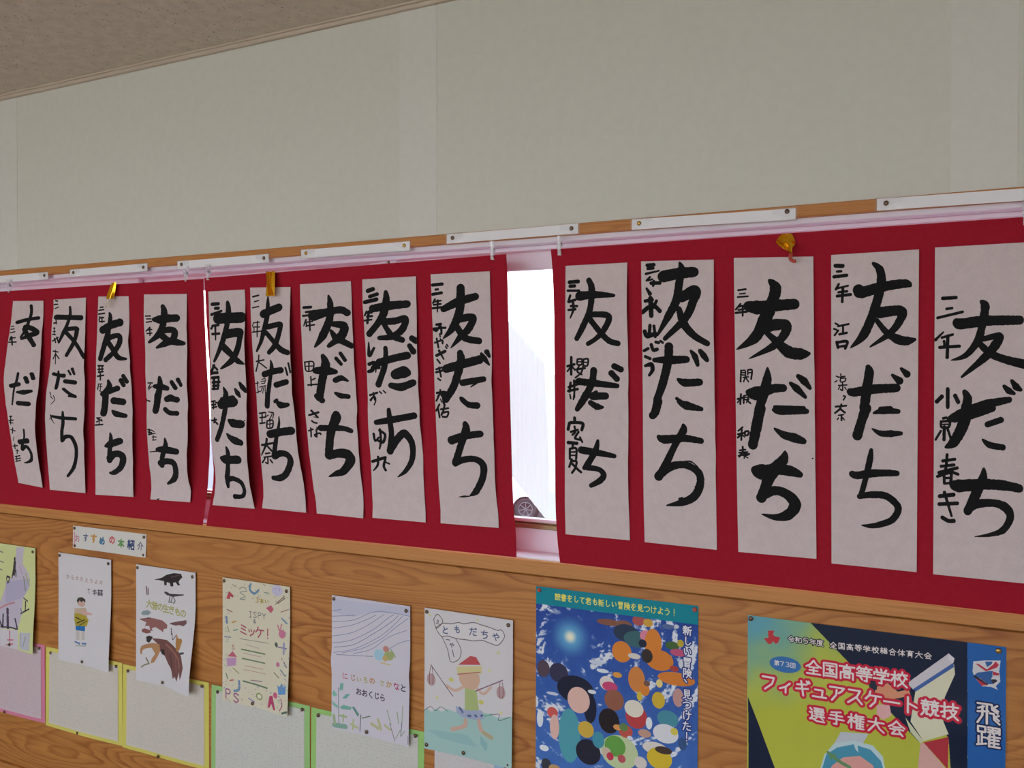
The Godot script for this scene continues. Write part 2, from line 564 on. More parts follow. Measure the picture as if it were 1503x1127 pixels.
		slab("pane", Vector3(a + 0.045, EYE - 0.391, zc - 0.002), Vector3(b - 0.045, EYE + 0.279, zc + 0.002), M.glass, sash, 0.0003)

# a wall with rectangular windows: along x at z = c, or along z at x = c
func openings(called: String, label: String, along_x: bool, a: float, b: float, c: float, top: float, holes: Array, lo: float, hi: float):
	var wall := thing(called, label, "wall", Vector3.ZERO, "", "structure")
	var t := 0.12 if along_x else -0.12
	var put := func(part: String, p: float, q: float, y0: float, y1: float, inset: float, m: Material, parent: Node3D):
		var u := c + t * inset
		var v := c + t * (1.0 - inset)
		var l := minf(u, v)
		var h := maxf(u, v)
		if along_x: slab(part, Vector3(p, y0, l), Vector3(q, y1, h), m, parent, 0.002)
		else: slab(part, Vector3(l, y0, p), Vector3(h, y1, q), m, parent, 0.002)
	put.call("plaster", a, b, 0.0, lo, 0.0, M.plaster, wall)
	put.call("plaster", a, b, hi, top + 0.1, 0.0, M.plaster, wall)
	var x := a
	for h in holes:
		put.call("plaster", x, h[0], lo, hi, 0.0, M.plaster, wall)
		x = h[1]
	put.call("plaster", x, b, lo, hi, 0.0, M.plaster, wall)
	for h in holes:
		var w := thing("window_%d" % (2 + taken.get("windows", 0)), "tall white window out of view in the %s" % called.replace("_", " "), "window", Vector3.ZERO, "", "structure")
		taken["windows"] = taken.get("windows", 0) + 1
		var mid: float = (h[0] + h[1]) / 2.0
		for r in [[h[0], h[1], lo, lo + 0.05], [h[0], h[1], hi - 0.05, hi], [h[0], h[0] + 0.05, lo + 0.05, hi - 0.05], [h[1] - 0.05, h[1], lo + 0.05, hi - 0.05], [mid - 0.03, mid + 0.03, lo + 0.05, hi - 0.05]]:
			put.call("frame", r[0], r[1], r[2], r[3], 0.2, M.white_frame, w)
		put.call("pane", h[0] + 0.05, mid - 0.03, lo + 0.05, hi - 0.05, 0.47, M.glass, w)
		put.call("pane", mid + 0.03, h[1] - 0.05, lo + 0.05, hi - 0.05, 0.47, M.glass, w)

func outside():
	var G := -2.73
	tag(slab("ground", Vector3(-60, G - 0.2, -60), Vector3(40, G, -0.2), grained(Color(0.4, 0.41, 0.43), 0.06, 0.7, 0.05, 0.9, 31)), "grey asphalt car park outside the window", "ground", "", "structure")
	tag(slab("ground", Vector3(-60, G - 0.2, -0.2), Vector3(40, G, 60), grained(Color(0.86, 0.82, 0.74), 0.05, 0.7, 0.05, 0.95, 33)), "pale sandy school yard behind the camera", "ground", "", "structure")
	# a ribbed white shade cloth slanting down outside the pane
	var f := func(u: float, v: float) -> Vector3:
		var x := lerpf(-2.1, -0.7, u)
		return Vector3(x, EYE + lerpf(0.196, -0.357, v) - 1.06 * (x + 1.381), -0.8 + 0.0012 * sin(x * 330.0) + 0.006 * sin(x * 9.0))
	var cloth := mat(Color(0.85, 0.88, 0.88), 0.9)
	cloth.backlight_enabled = true
	cloth.backlight = Color(0.23, 0.25, 0.25)
	var sc := thing("shade_cloth", "pale ribbed shade cloth slanting down outside the window gap", "cloth", Vector3.ZERO)
	obj("cloth", sheet_mesh(f, 420, 10, 0.001), cloth, sc)
	var ties := [f.call(0.0, 0.0), f.call(0.0, 1.0), f.call(1.0, 0.0), f.call(1.0, 1.0)]
	for p in ties:
		var st := begin()
		add_tube(st, [p, Vector3(p.x, p.y + 0.02, -0.158)], 0.005, 8)
		obj("tie_rod", st.commit(), M.steel, sc)
	# the parked car whose wheel shows in the gap
	var car := thing("parked_car", "white car parked outside, one wheel showing at the foot of the gap", "car", Vector3(-10.45, G, -20.3))
	car.rotation.y = 0.3
	var paint := mat(Color(0.86, 0.87, 0.9), 0.25)
	var dark := mat(Color(0.05, 0.055, 0.07), 0.7)
	var tint := mat(Color(0.1, 0.13, 0.17), 0.08)
	var body := PackedVector2Array()
	for p in [[-3.4, 0.28], [-3.45, 0.75], [-3.3, 0.98], [-2.3, 1.02], [0.1, 0.98], [0.72, 0.86], [0.86, 0.6], [0.86, 0.28], [0.42, 0.26]]: body.append(Vector2(p[0], p[1]))
	for k in 9: body.append(Vector2(0.4 * cos(PI * k / 8.0), 0.3 + 0.4 * sin(PI * k / 8.0)))
	body.append(Vector2(-0.42, 0.26))
	body.append(Vector2(-2.18, 0.26))
	for k in 9: body.append(Vector2(-2.6 + 0.4 * cos(PI * k / 8.0), 0.3 + 0.4 * sin(PI * k / 8.0)))
	body.append(Vector2(-3.02, 0.26))
	obj("body", prism(body, -1.6, 0.0), paint, car)
	obj("cabin", prism(PackedVector2Array([Vector2(-3.2, 0.98), Vector2(-2.9, 1.42), Vector2(-2.5, 1.5), Vector2(-1.3, 1.48), Vector2(-0.25, 0.98)]), -1.48, -0.12), paint, car)
	obj("side_window", prism(PackedVector2Array([Vector2(-2.95, 1.03), Vector2(-2.75, 1.38), Vector2(-2.0, 1.41), Vector2(-2.0, 1.03)]), -0.13, -0.1), tint, car)
	obj("side_window", prism(PackedVector2Array([Vector2(-1.92, 1.03), Vector2(-1.92, 1.41), Vector2(-1.3, 1.4), Vector2(-0.55, 1.03)]), -0.13, -0.1), tint, car)
	var well := obj("wheel_well", lathe([[0.0, -0.14], [0.385, -0.14], [0.385, -0.3]], 24), dark, car, Vector3(0, 0.3, 0))
	well.rotation = Vector3.ZERO
	obj("bumper", box(Vector3(0.06, 0.18, 1.5), 0.02), dark, car, Vector3(0.87, 0.36, -0.8))
	for x in [0.0, -2.6]:
		for z in [-0.02, -1.5]:
			var wheel := obj("wheel", lathe([[0.0, -0.1], [0.3, -0.1], [0.325, -0.06], [0.325, 0.0], [0.3, 0.02], [0.21, 0.015], [0.2, -0.02], [0.0, -0.02]], 28), dark, car, Vector3(x, 0.32, z))
			if z > -1.0:
				for k in 7:
					var sp := obj("spoke", box(Vector3(0.028, 0.2, 0.016), 0.004), M.steel, wheel, Vector3(sin(TAU * k / 7.0) * 0.1, cos(TAU * k / 7.0) * 0.1, 0.0))
					sp.rotation.z = -TAU * k / 7.0
				obj("rim", lathe([[0.19, 0.0], [0.195, 0.016], [0.212, 0.018], [0.215, 0.0]], 28), M.steel, wheel)

func mounts():
	var names := ["left red paper mount holding four calligraphy sheets", "middle red paper mount holding five calligraphy sheets", "right red paper mount holding five calligraphy sheets, cut by the picture edge"]
	for k in 3:
		tag(obj("red_mount", sheet_mesh(hung(PANELS[k], 0.0, 100 + k), 24, 36, 0.0006), M.red), names[k], "paper mount", "red mounts across the window")
	# the paper of the sheets: pinkish white washi with faint fibres
	var base := Image.create_empty(TW, TH, false, Image.FORMAT_RGB8)
	var n1 := noise(1.0, 71, 3)
	var n2 := noise(1.0, 72, 2)
	for y in TH:
		for x in TW:
			var g := n1.get_noise_2d(x * 0.012, y * 0.012) * 0.018 + n2.get_noise_2d(x * 0.05, y * 0.4) * 0.03 + n1.get_noise_2d(x * 0.4 + 90.0, y * 0.05) * 0.018
			base.set_pixel(x, y, Color(0.845 + g, 0.785 + g, 0.792 + g))
	var labels := [
		"leftmost calligraphy sheet, bulging forward, with short blotted strokes",
		"calligraphy sheet with thin strokes and a very long final hook, second on the left mount",
		"calligraphy sheet below the slanted gold foil tag on the left mount",
		"calligraphy sheet with a small ink mark on its bottom edge, rightmost on the left mount",
		"calligraphy sheet beside the bright slit between left and middle mounts",
		"calligraphy sheet with a straight gold foil tag over its top right corner",
		"calligraphy sheet with a stray ink drop above its first character",
		"calligraphy sheet with a bold blotted grade mark, fourth on the middle mount",
		"calligraphy sheet on the middle mount nearest the open window gap",
		"calligraphy sheet on the right mount nearest the open window gap",
		"calligraphy sheet with a wide round last stroke, second on the right mount",
		"calligraphy sheet below the twisted gold foil ribbon with a red tip",
		"calligraphy sheet with slender even strokes, fourth on the right mount",
		"calligraphy sheet cut off by the right edge of the picture"]
	for k in SHEETS.size():
		var d: Dictionary = SHEETS[k]
		var im := base.duplicate() as Image
		if k % 2: im.flip_y()
		if k % 3 == 1: im.flip_x()
		for line in d.ink: brush(im, line, d.k, Color(0.105, 0.105, 0.11), true, 0.05)
		tag(obj("calligraphy_sheet", sheet_mesh(hung(d, 0.004, 200 + k), 10, 40, 0.0004), paper(im, 0.9)), labels[k], "calligraphy", "calligraphy sheets on the red mounts")

func hardware():
	# white paper strips tacked to the head casing
	var at := [[-3.18, 0.345], [-2.682, 0.347], [-2.165, 0.347], [-1.66, 0.352], [-1.162, 0.3625], [-0.642, 0.362], [-0.095, 0.363]]
	var who := ["leftmost", "second", "third", "fourth", "fifth", "sixth", "rightmost"]
	for k in 7:
		var s := thing("paper_strip", "%s white strip tacked along the window head casing" % who[k], "strip", Vector3(at[k][0], EYE + at[k][1], 0.0128), "white strips on the head casing")
		s.rotation.z = [0.0, 0.004, 0.002, 0.0, 0.002, -0.012, -0.01][k]
		var f := func(u: float, v: float) -> Vector3:
			return Vector3(u * 0.38, (0.5 - v) * 0.025, 0.0012 + 0.002 * sin(PI * u) * v)
		obj("strip", sheet_mesh(f, 16, 3, 0.0005), M.strip, s)
		for e in [0.0, 1.0]:
			var g := func(u: float, v: float) -> Vector3:
				return Vector3(lerpf(-0.004, 0.05, u) if e == 0.0 else lerpf(0.33, 0.384, u), (0.5 - v) * 0.03, 0.0017)
			obj("tape", sheet_mesh(g, 4, 2, 0.0002), M.tape, s)
			tack(at[k][0] + (0.018 if e == 0.0 else 0.362), at[k][1] + 0.002, 0.0144, M.tack_brass if k in [3] or k == 5 and e == 0.0 else M.tack, "tack in the %s end of the %s white strip on the casing" % ["left" if e == 0.0 else "right", who[k]], "tacks in the white strips")
	# clear spring clips at the top corners of the mounts
	var clips := [[-3.0, "leftmost clear plastic clip on the left red mount"], [-2.117, "clear plastic clip at the top right corner of the left mount"], [-2.022, "clear plastic clip at the top left corner of the middle mount"], [-1.018, "clear plastic clip at the top right corner of the middle mount"], [-0.828, "clear plastic clip at the top left corner of the right mount"], [0.178, "clear plastic clip at the right picture edge on the right mount"]]
	for k in clips.size():
		clear_clip(clips[k][0], 0.322 if k > 2 else 0.316, 0.0235, 0.0, clips[k][1])
	# gold foil award tags
	var a := thing("gold_foil_tag", "slanted gold foil tag on the left red mount", "foil tag", Vector3(-2.437, EYE + 0.302, 0.033), "gold foil award tags")
	foil_strip("foil", [[0.0, 0.0, 0.0, 0.5, 1.0], [-0.004, -0.03, 0.006, 0.2, 0.9], [-0.009, -0.055, 0.01, -0.1, 0.6]], 0.035, M.gold, a)
	var cel := mat(Color(0.9, 0.86, 0.78, 0.3), 0.05)
	cel.transparency = BaseMaterial3D.TRANSPARENCY_ALPHA
	foil_strip("clear_end", [[-0.009, -0.054, 0.01, 0.0, 1.0], [-0.016, -0.085, 0.014, 0.0, 1.0]], 0.016, cel, a)
	var b := thing("gold_foil_tag", "straight folded gold foil tag on the middle red mount", "foil tag", Vector3(-1.755, EYE + 0.304, 0.033), "gold foil award tags")
	foil_strip("foil", [[0.0, 0.0, 0.0, 0.5, 1.0], [0.001, -0.035, 0.006, 0.3, 1.0], [0.001, -0.074, 0.01, 0.2, 1.0]], 0.033, M.gold, b)
	foil_strip("fold", [[-0.004, -0.001, 0.008, -0.9, 1.0], [0.004, -0.038, 0.013, -0.7, 1.0], [0.011, -0.073, 0.016, -0.5, 1.0]], 0.011, M.gold, b)
	var c := thing("gold_foil_tag", "twisted gold foil ribbon with a red tip on the right red mount", "foil tag", Vector3(-0.282, EYE + 0.312, 0.03), "gold foil award tags")
	foil_strip("foil", [[0.004, 0.0, 0.0, 0.2, 0.5], [0.002, -0.018, 0.007, -0.5, 1.05], [0.008, -0.034, 0.01, 0.9, 0.75], [0.017, -0.048, 0.013, 1.4, 0.3]], 0.04, M.gold, c)
	foil_strip("fold", [[-0.012, -0.013, 0.014, 0.8, 1.0], [0.003, -0.031, 0.018, 0.9, 1.3], [0.018, -0.046, 0.016, 1.2, 0.8]], 0.009, M.gold, c)
	var tip := begin()
	add_tube(tip, [Vector3(0.015, -0.047, 0.012), Vector3(0.013, -0.056, 0.013), Vector3(0.017, -0.063, 0.014), Vector3(0.025, -0.064, 0.015)], 0.004, 8)
	obj("tip", tip.commit(), mat(Color(0.72, 0.25, 0.2), 0.5), c)
	# small white window catch peeping over the middle mount
	var l := thing("window_catch", "tiny white window catch above the middle red mount", "catch", Vector3(-1.378, EYE + 0.317, -0.03))
	for x in [-0.016, 0.016]: obj("lever", box(Vector3(0.024, 0.007, 0.012), 0.002), M.white_frame, l, Vector3(x, 0, 0))
	obj("pin", box(Vector3(0.004, 0.009, 0.012), 0.001), M.tack, l)

func pupils_work():
	var white := Color(0.86, 0.85, 0.86)
	var s := 2.6
	# the reports behind the drawings: a manuscript page on coloured backing
	var pages := []
	for k in 2:
		var im := blank(912, 640, Color(0.85, 0.835, 0.825))
		for col in 34:
			var x := 890.0 - col * 26.0
			var written := k == 0 or col > 3 and col < 20
			im.fill_rect(Rect2i(int(x) + 13, 20, 1, 600), Color(0.76, 0.76, 0.74))
			for row in 25:
				if rng.randf() < (0.78 if written else 0.45):
					for q in 3:
						var p := Vector2(x + rng.randf_range(-5, 5), 26.0 + row * 24.0 + rng.randf_range(-5, 5))
						var d := Vector2.from_angle(rng.randf() * TAU) * rng.randf_range(3, 8)
						var g := rng.randf_range(0.6, 0.74)
						brush(im, [p.x, p.y, 1.5, p.x + d.x, p.y + d.y, 1.5], 1.0, Color(g, g, g * 0.98))
		pages.append(im)
	var backs := [["pink", Color(0.87, 0.52, 0.63), -3.24, "pink-bordered written report at the left picture edge", 0], ["yellow", Color(0.87, 0.83, 0.42), -2.837, "yellow-bordered written report under the drawing of a child", 0], ["yellow", Color(0.86, 0.82, 0.4), -2.441, "yellow-bordered written report under the dinosaur drawing", 0], ["green", Color(0.62, 0.8, 0.5), -2.034, "green-bordered written report under the drawing full of small doodles", 1], ["green", Color(0.62, 0.81, 0.47), -1.635, "green-bordered written report under the drawing of fish and waterweed", 1], ["blue", Color(0.6, 0.74, 0.84), -1.206, "blue-bordered written report under the drawing with a green sea", 1]]
	var page_mats := [paper(pages[0]), paper(pages[1])]
	var page_tints := [Color(0.97, 0.9, 0.93), Color(0.99, 0.975, 0.93), Color(0.99, 0.97, 0.93), Color(0.97, 0.985, 0.96), Color(0.97, 0.985, 0.96), Color(0.98, 0.98, 0.99)]
	for k in 6:
		var b: Array = backs[k]
		var w := 0.394 if k < 5 else 0.212
		var y := -0.982 - 0.003 * k if k < 5 else -1.005
		var r := thing("book_report", b[3], "report", Vector3(b[2], y + EYE, 0.0012 + 0.0012 * (k % 2)), "written reports on coloured paper")
		var f := func(u: float, v: float) -> Vector3:
			return Vector3(u * w, -v * 0.283, 0.005 * sin(PI * u) * v * (1.0 + 0.4 * sin(k * 2.1)) + 0.003 * smoothstep(0.3, 0.0, u) * v)
		obj("backing", sheet_mesh(f, 14, 8, 0.0004), mat(b[1], 0.85), r)
		var g := func(u: float, v: float) -> Vector3:
			var p: Vector3 = f.call(lerpf(0.05, 0.95, u) if k < 5 else lerpf(0.0, 0.87, u), lerpf(0.05, 0.955, v))
			return p + Vector3(0, 0, 0.001)
		var pm: StandardMaterial3D = page_mats[b[4]].duplicate()
		pm.albedo_color = page_tints[k]
		obj("page", sheet_mesh(g, 14, 8, 0.0003), pm, r)
		var of: String = b[3].replace(" written report", "")
		if k < 5:
			if k > 0: tack(b[2] + 0.028, y - 0.018, 0.005, M.tack, "tack at the top left of the %s report" % of.replace("-bordered", ""), "tacks in the reports")
			tack(b[2] + w - 0.026, y - 0.014, 0.006, M.tack, "tack at the top right of the %s report" % of.replace("-bordered", ""), "tacks in the reports")
			if k < 3: tack(b[2] + w * 0.44, y - 0.278, 0.0085, M.tack, "tack at the bottom of the %s report" % of.replace("-bordered", ""), "tacks in the reports")
	# six drawings
	var sheets := [["drawing0", Color(0.84, 0.87, 0.62), "yellow-green drawing cut by the left picture edge", 0.002, 0.012], ["drawing1", white, "white drawing of a child in blue shorts", 0.002, 0.012], ["drawing2", white, "white drawing of brown and black dinosaurs", 0.002, 0.03], ["drawing3", Color(0.87, 0.845, 0.75), "cream drawing crowded with small coloured doodles", 0.002, 0.012], ["drawing4", Color(0.84, 0.825, 0.87), "pale lilac drawing of waves, a small fish and waterweed", 0.002, 0.008], ["drawing5", white, "white drawing of a lettered banner above a green sea", 0.002, 0.006]]
	var brief := ["yellow-green drawing", "drawing of a child", "dinosaur drawing", "drawing of doodles", "waves and fish drawing", "green sea drawing"]
	for k in 6:
		var a: Array = ART[sheets[k][0]]
		var r: Array = a[0]
		var im := blank(int(r[2] * 1000 * s), int(r[3] * 1000 * s), sheets[k][1])
		for q in 260:     # the tooth of the drawing paper
			var g := rng.randf_range(-0.02, 0.02)
			var c: Color = sheets[k][1]
			im.fill_rect(Rect2i(rng.randi_range(0, im.get_width()), rng.randi_range(0, im.get_height()), rng.randi_range(2, 26), rng.randi_range(1, 4)), Color(c.r + g, c.g + g, c.b + g))
		picture(im, a[1], s, 0.25)
		if k == 3:
			for q in 260:
				var p := Vector2(rng.randf() * im.get_width(), rng.randf() * im.get_height())
				var u := p / Vector2(im.get_size())
				if minf(minf(u.x, 1.0 - u.x) * 1.4, minf(u.y, 1.0 - u.y)) < 0.17:
					var d := Vector2.from_angle(rng.randf() * TAU) * rng.randf_range(6, 22)
					brush(im, [p.x, p.y, 4.0, p.x + d.x * 0.6 + 4, p.y + d.y * 0.4, 4.0, p.x + d.x, p.y + d.y, 3.0], 1.0, Color.from_hsv(rng.randf(), 0.28, 0.7))
		pinned("childs_drawing", r, 0.0075, paper(im), sheets[k][3], sheets[k][4], sheets[k][2], "drawing", "pupils' drawings", 0.002, 0.49 if k == 4 else -1.0)
		for e in [["top left corner", 0.008, -0.01], ["top right corner", r[2] - 0.013, -0.014], ["bottom edge", r[2] * 0.46, -r[3] + 0.012]] + ([["bottom left corner", 0.008, -r[3] + 0.012], ["bottom right corner", r[2] - 0.012, -r[3] + 0.008]] if k == 5 else []):
			if k == 0 and e[1] < 0.02: continue
			tack(r[0] + e[1], r[1] + e[2], 0.0085 if e[0].begins_with("top") else 0.0105, M.tack, "tack in the %s of the %s" % [e[0], brief[k]], "tacks in the drawings")
	# the little title sign above them
	var t: Array = ART["sign"]
	var si := blank(1092, 234, Color(0.87, 0.86, 0.84))
	picture(si, t[1], 3.0, 0.2)
	pinned("title_sign", t[0], 0.0015, paper(si), 0.001, 0.003, "small white title strip with multicoloured lettering", "sign", "", 0.002)
	for e in [["top left", 0.009, -0.008], ["bottom left", 0.01, -0.07], ["top right", 0.354, -0.01], ["bottom right", 0.352, -0.07]]:
		tack(t[0][0] + e[1], t[0][1] + e[2], 0.0025, M.tack, "tack in the %s corner of the multicoloured title strip" % e[0], "tacks in the title strip")

func posters():
	# poster with a swirling blue sky; its figures are replaced by plain patches of the same colours
	var s := 2.0
	var a: Array = ART["posterA"]
	var w := 840
	var h := 1188
	var im := Image.create_empty(w, h, false, Image.FORMAT_RGB8)
	var n := noise(1.0, 91, 4)
	var sun := Vector2(95, 118) * s
	for y in h:
		for x in w:
			var d := Vector2(x, y) - sun
			var r := d.length() / s
			var th := d.angle()
			var cl := n.get_noise_3d(cos(th + r * 0.006) * 2.2, sin(th + r * 0.006) * 2.2, r * 0.022) + 0.25 * n.get_noise_2d(x * 0.03, y * 0.05)
			var c := Color(0.16, 0.29, 0.62).lerp(Color(0.36, 0.56, 0.84), clampf(y / 1188.0 * 0.9 + 0.1 * n.get_noise_2d(x * 0.01, y * 0.01), 0.0, 1.0))
			c = c.lerp(Color(0.9, 0.92, 0.96), smoothstep(0.16, 0.42, cl) * smoothstep(45.0, 90.0, r))
			c = c.lerp(Color(0.4, 0.68, 0.86), smoothstep(60.0, 12.0, r)).lerp(Color(0.97, 0.97, 0.88), smoothstep(22.0, 4.0, r))
			im.set_pixel(x, y, c)
	picture(im, a[1], s)
	im.fill_rect(Rect2i(0, 0, w, 90), Color(0.06, 0.55, 0.62))
	lettering(im, "読書をして君も新しい冒険を見つけよう!", 60 * s, 21 * s, 362 * s, 23 * s, 15.5 * s, 18 * s, 2.1 * s, Color(0.93, 0.9, 0.42))
	for pen in [[8.0, Color(0.17, 0.24, 0.52)], [2.9, Color(0.92, 0.92, 0.95)]]:
		lettering(im, "新しい冒険、見つけた!", 394 * s, 62 * s, 394 * s, 316 * s, 22 * s, 23 * s, pen[0] * s, pen[1])
	pinned("blue_sky_poster", [-0.901, -0.55, 0.422, 0.594], 0.002, paper(im, 0.35), 0.001, 0.004, "blue sky poster with teal header, yellow lettering and bright patches", "poster", "", 0.003)
	tack(-0.892, -0.559, 0.003, M.tack_red, "orange tack in the top left corner of the blue sky poster", "tacks in the posters")
	tack(-0.487, -0.559, 0.004, M.tack_red, "red tack in the top right corner of the blue sky poster", "tacks in the posters")
	# figure skating championship poster
	var b: Array = ART["posterB"]
	var im2 := Image.create_empty(1030, 1456, false, Image.FORMAT_RGB8)
	var n2 := noise(1.0, 95, 2)
	for y in 1456:
		for x in 1030:
			var g := clampf(Vector2(x, y).length() / 620.0 + 0.15 * n2.get_noise_2d(x * 0.004, y * 0.004), 0.0, 1.0)
			im2.set_pixel(x, y, Color(0.42, 0.68, 0.74).lerp(Color(0.76, 0.78, 0.3), smoothstep(0.05, 0.75, g)))
	picture(im2, b[1], s)
	var red := Color(0.82, 0.15, 0.27)
	var pale := Color(0.93, 0.9, 0.9)
	for t in TITLE_MM:
		for pen in [[12.0, red], [3.4, pale]]:
			lettering(im2, t[0], t[1] * s, t[2] * s, t[3] * s, t[4] * s, t[5] * s, t[5] * s, pen[0] * s * t[5] / 28.0, pen[1])
	for t in SMALL_MM:
		for pen in [[t[6], Color(t[7])], [t[8], pale]]:
			if pen[0] > 0.0: lettering(im2, t[0], t[1] * s, t[2] * s, t[3] * s, t[4] * s, t[5] * s, t[5] * s, pen[0] * s, pen[1])
	# the round emblem in the blue column
	var E: Array = EMBLEM_MM
	for op in E: fill_poly(im2, op[1], s, Color(op[0]))
	pinned("skating_poster", [-0.364, -0.557, 0.517, 0.728], 0.002, paper(im2, 0.3), 0.001, 0.003, "yellow-green and navy figure skating championship poster with red outlined title", "poster", "", 0.004, 0.25)
	tack(-0.357, -0.564, 0.003, M.tack, "dark tack in the top left corner of the skating poster", "tacks in the posters")
	tack(0.139, -0.566, 0.004, M.tack_brass, "brass tack in the top right corner of the skating poster", "tacks in the posters")


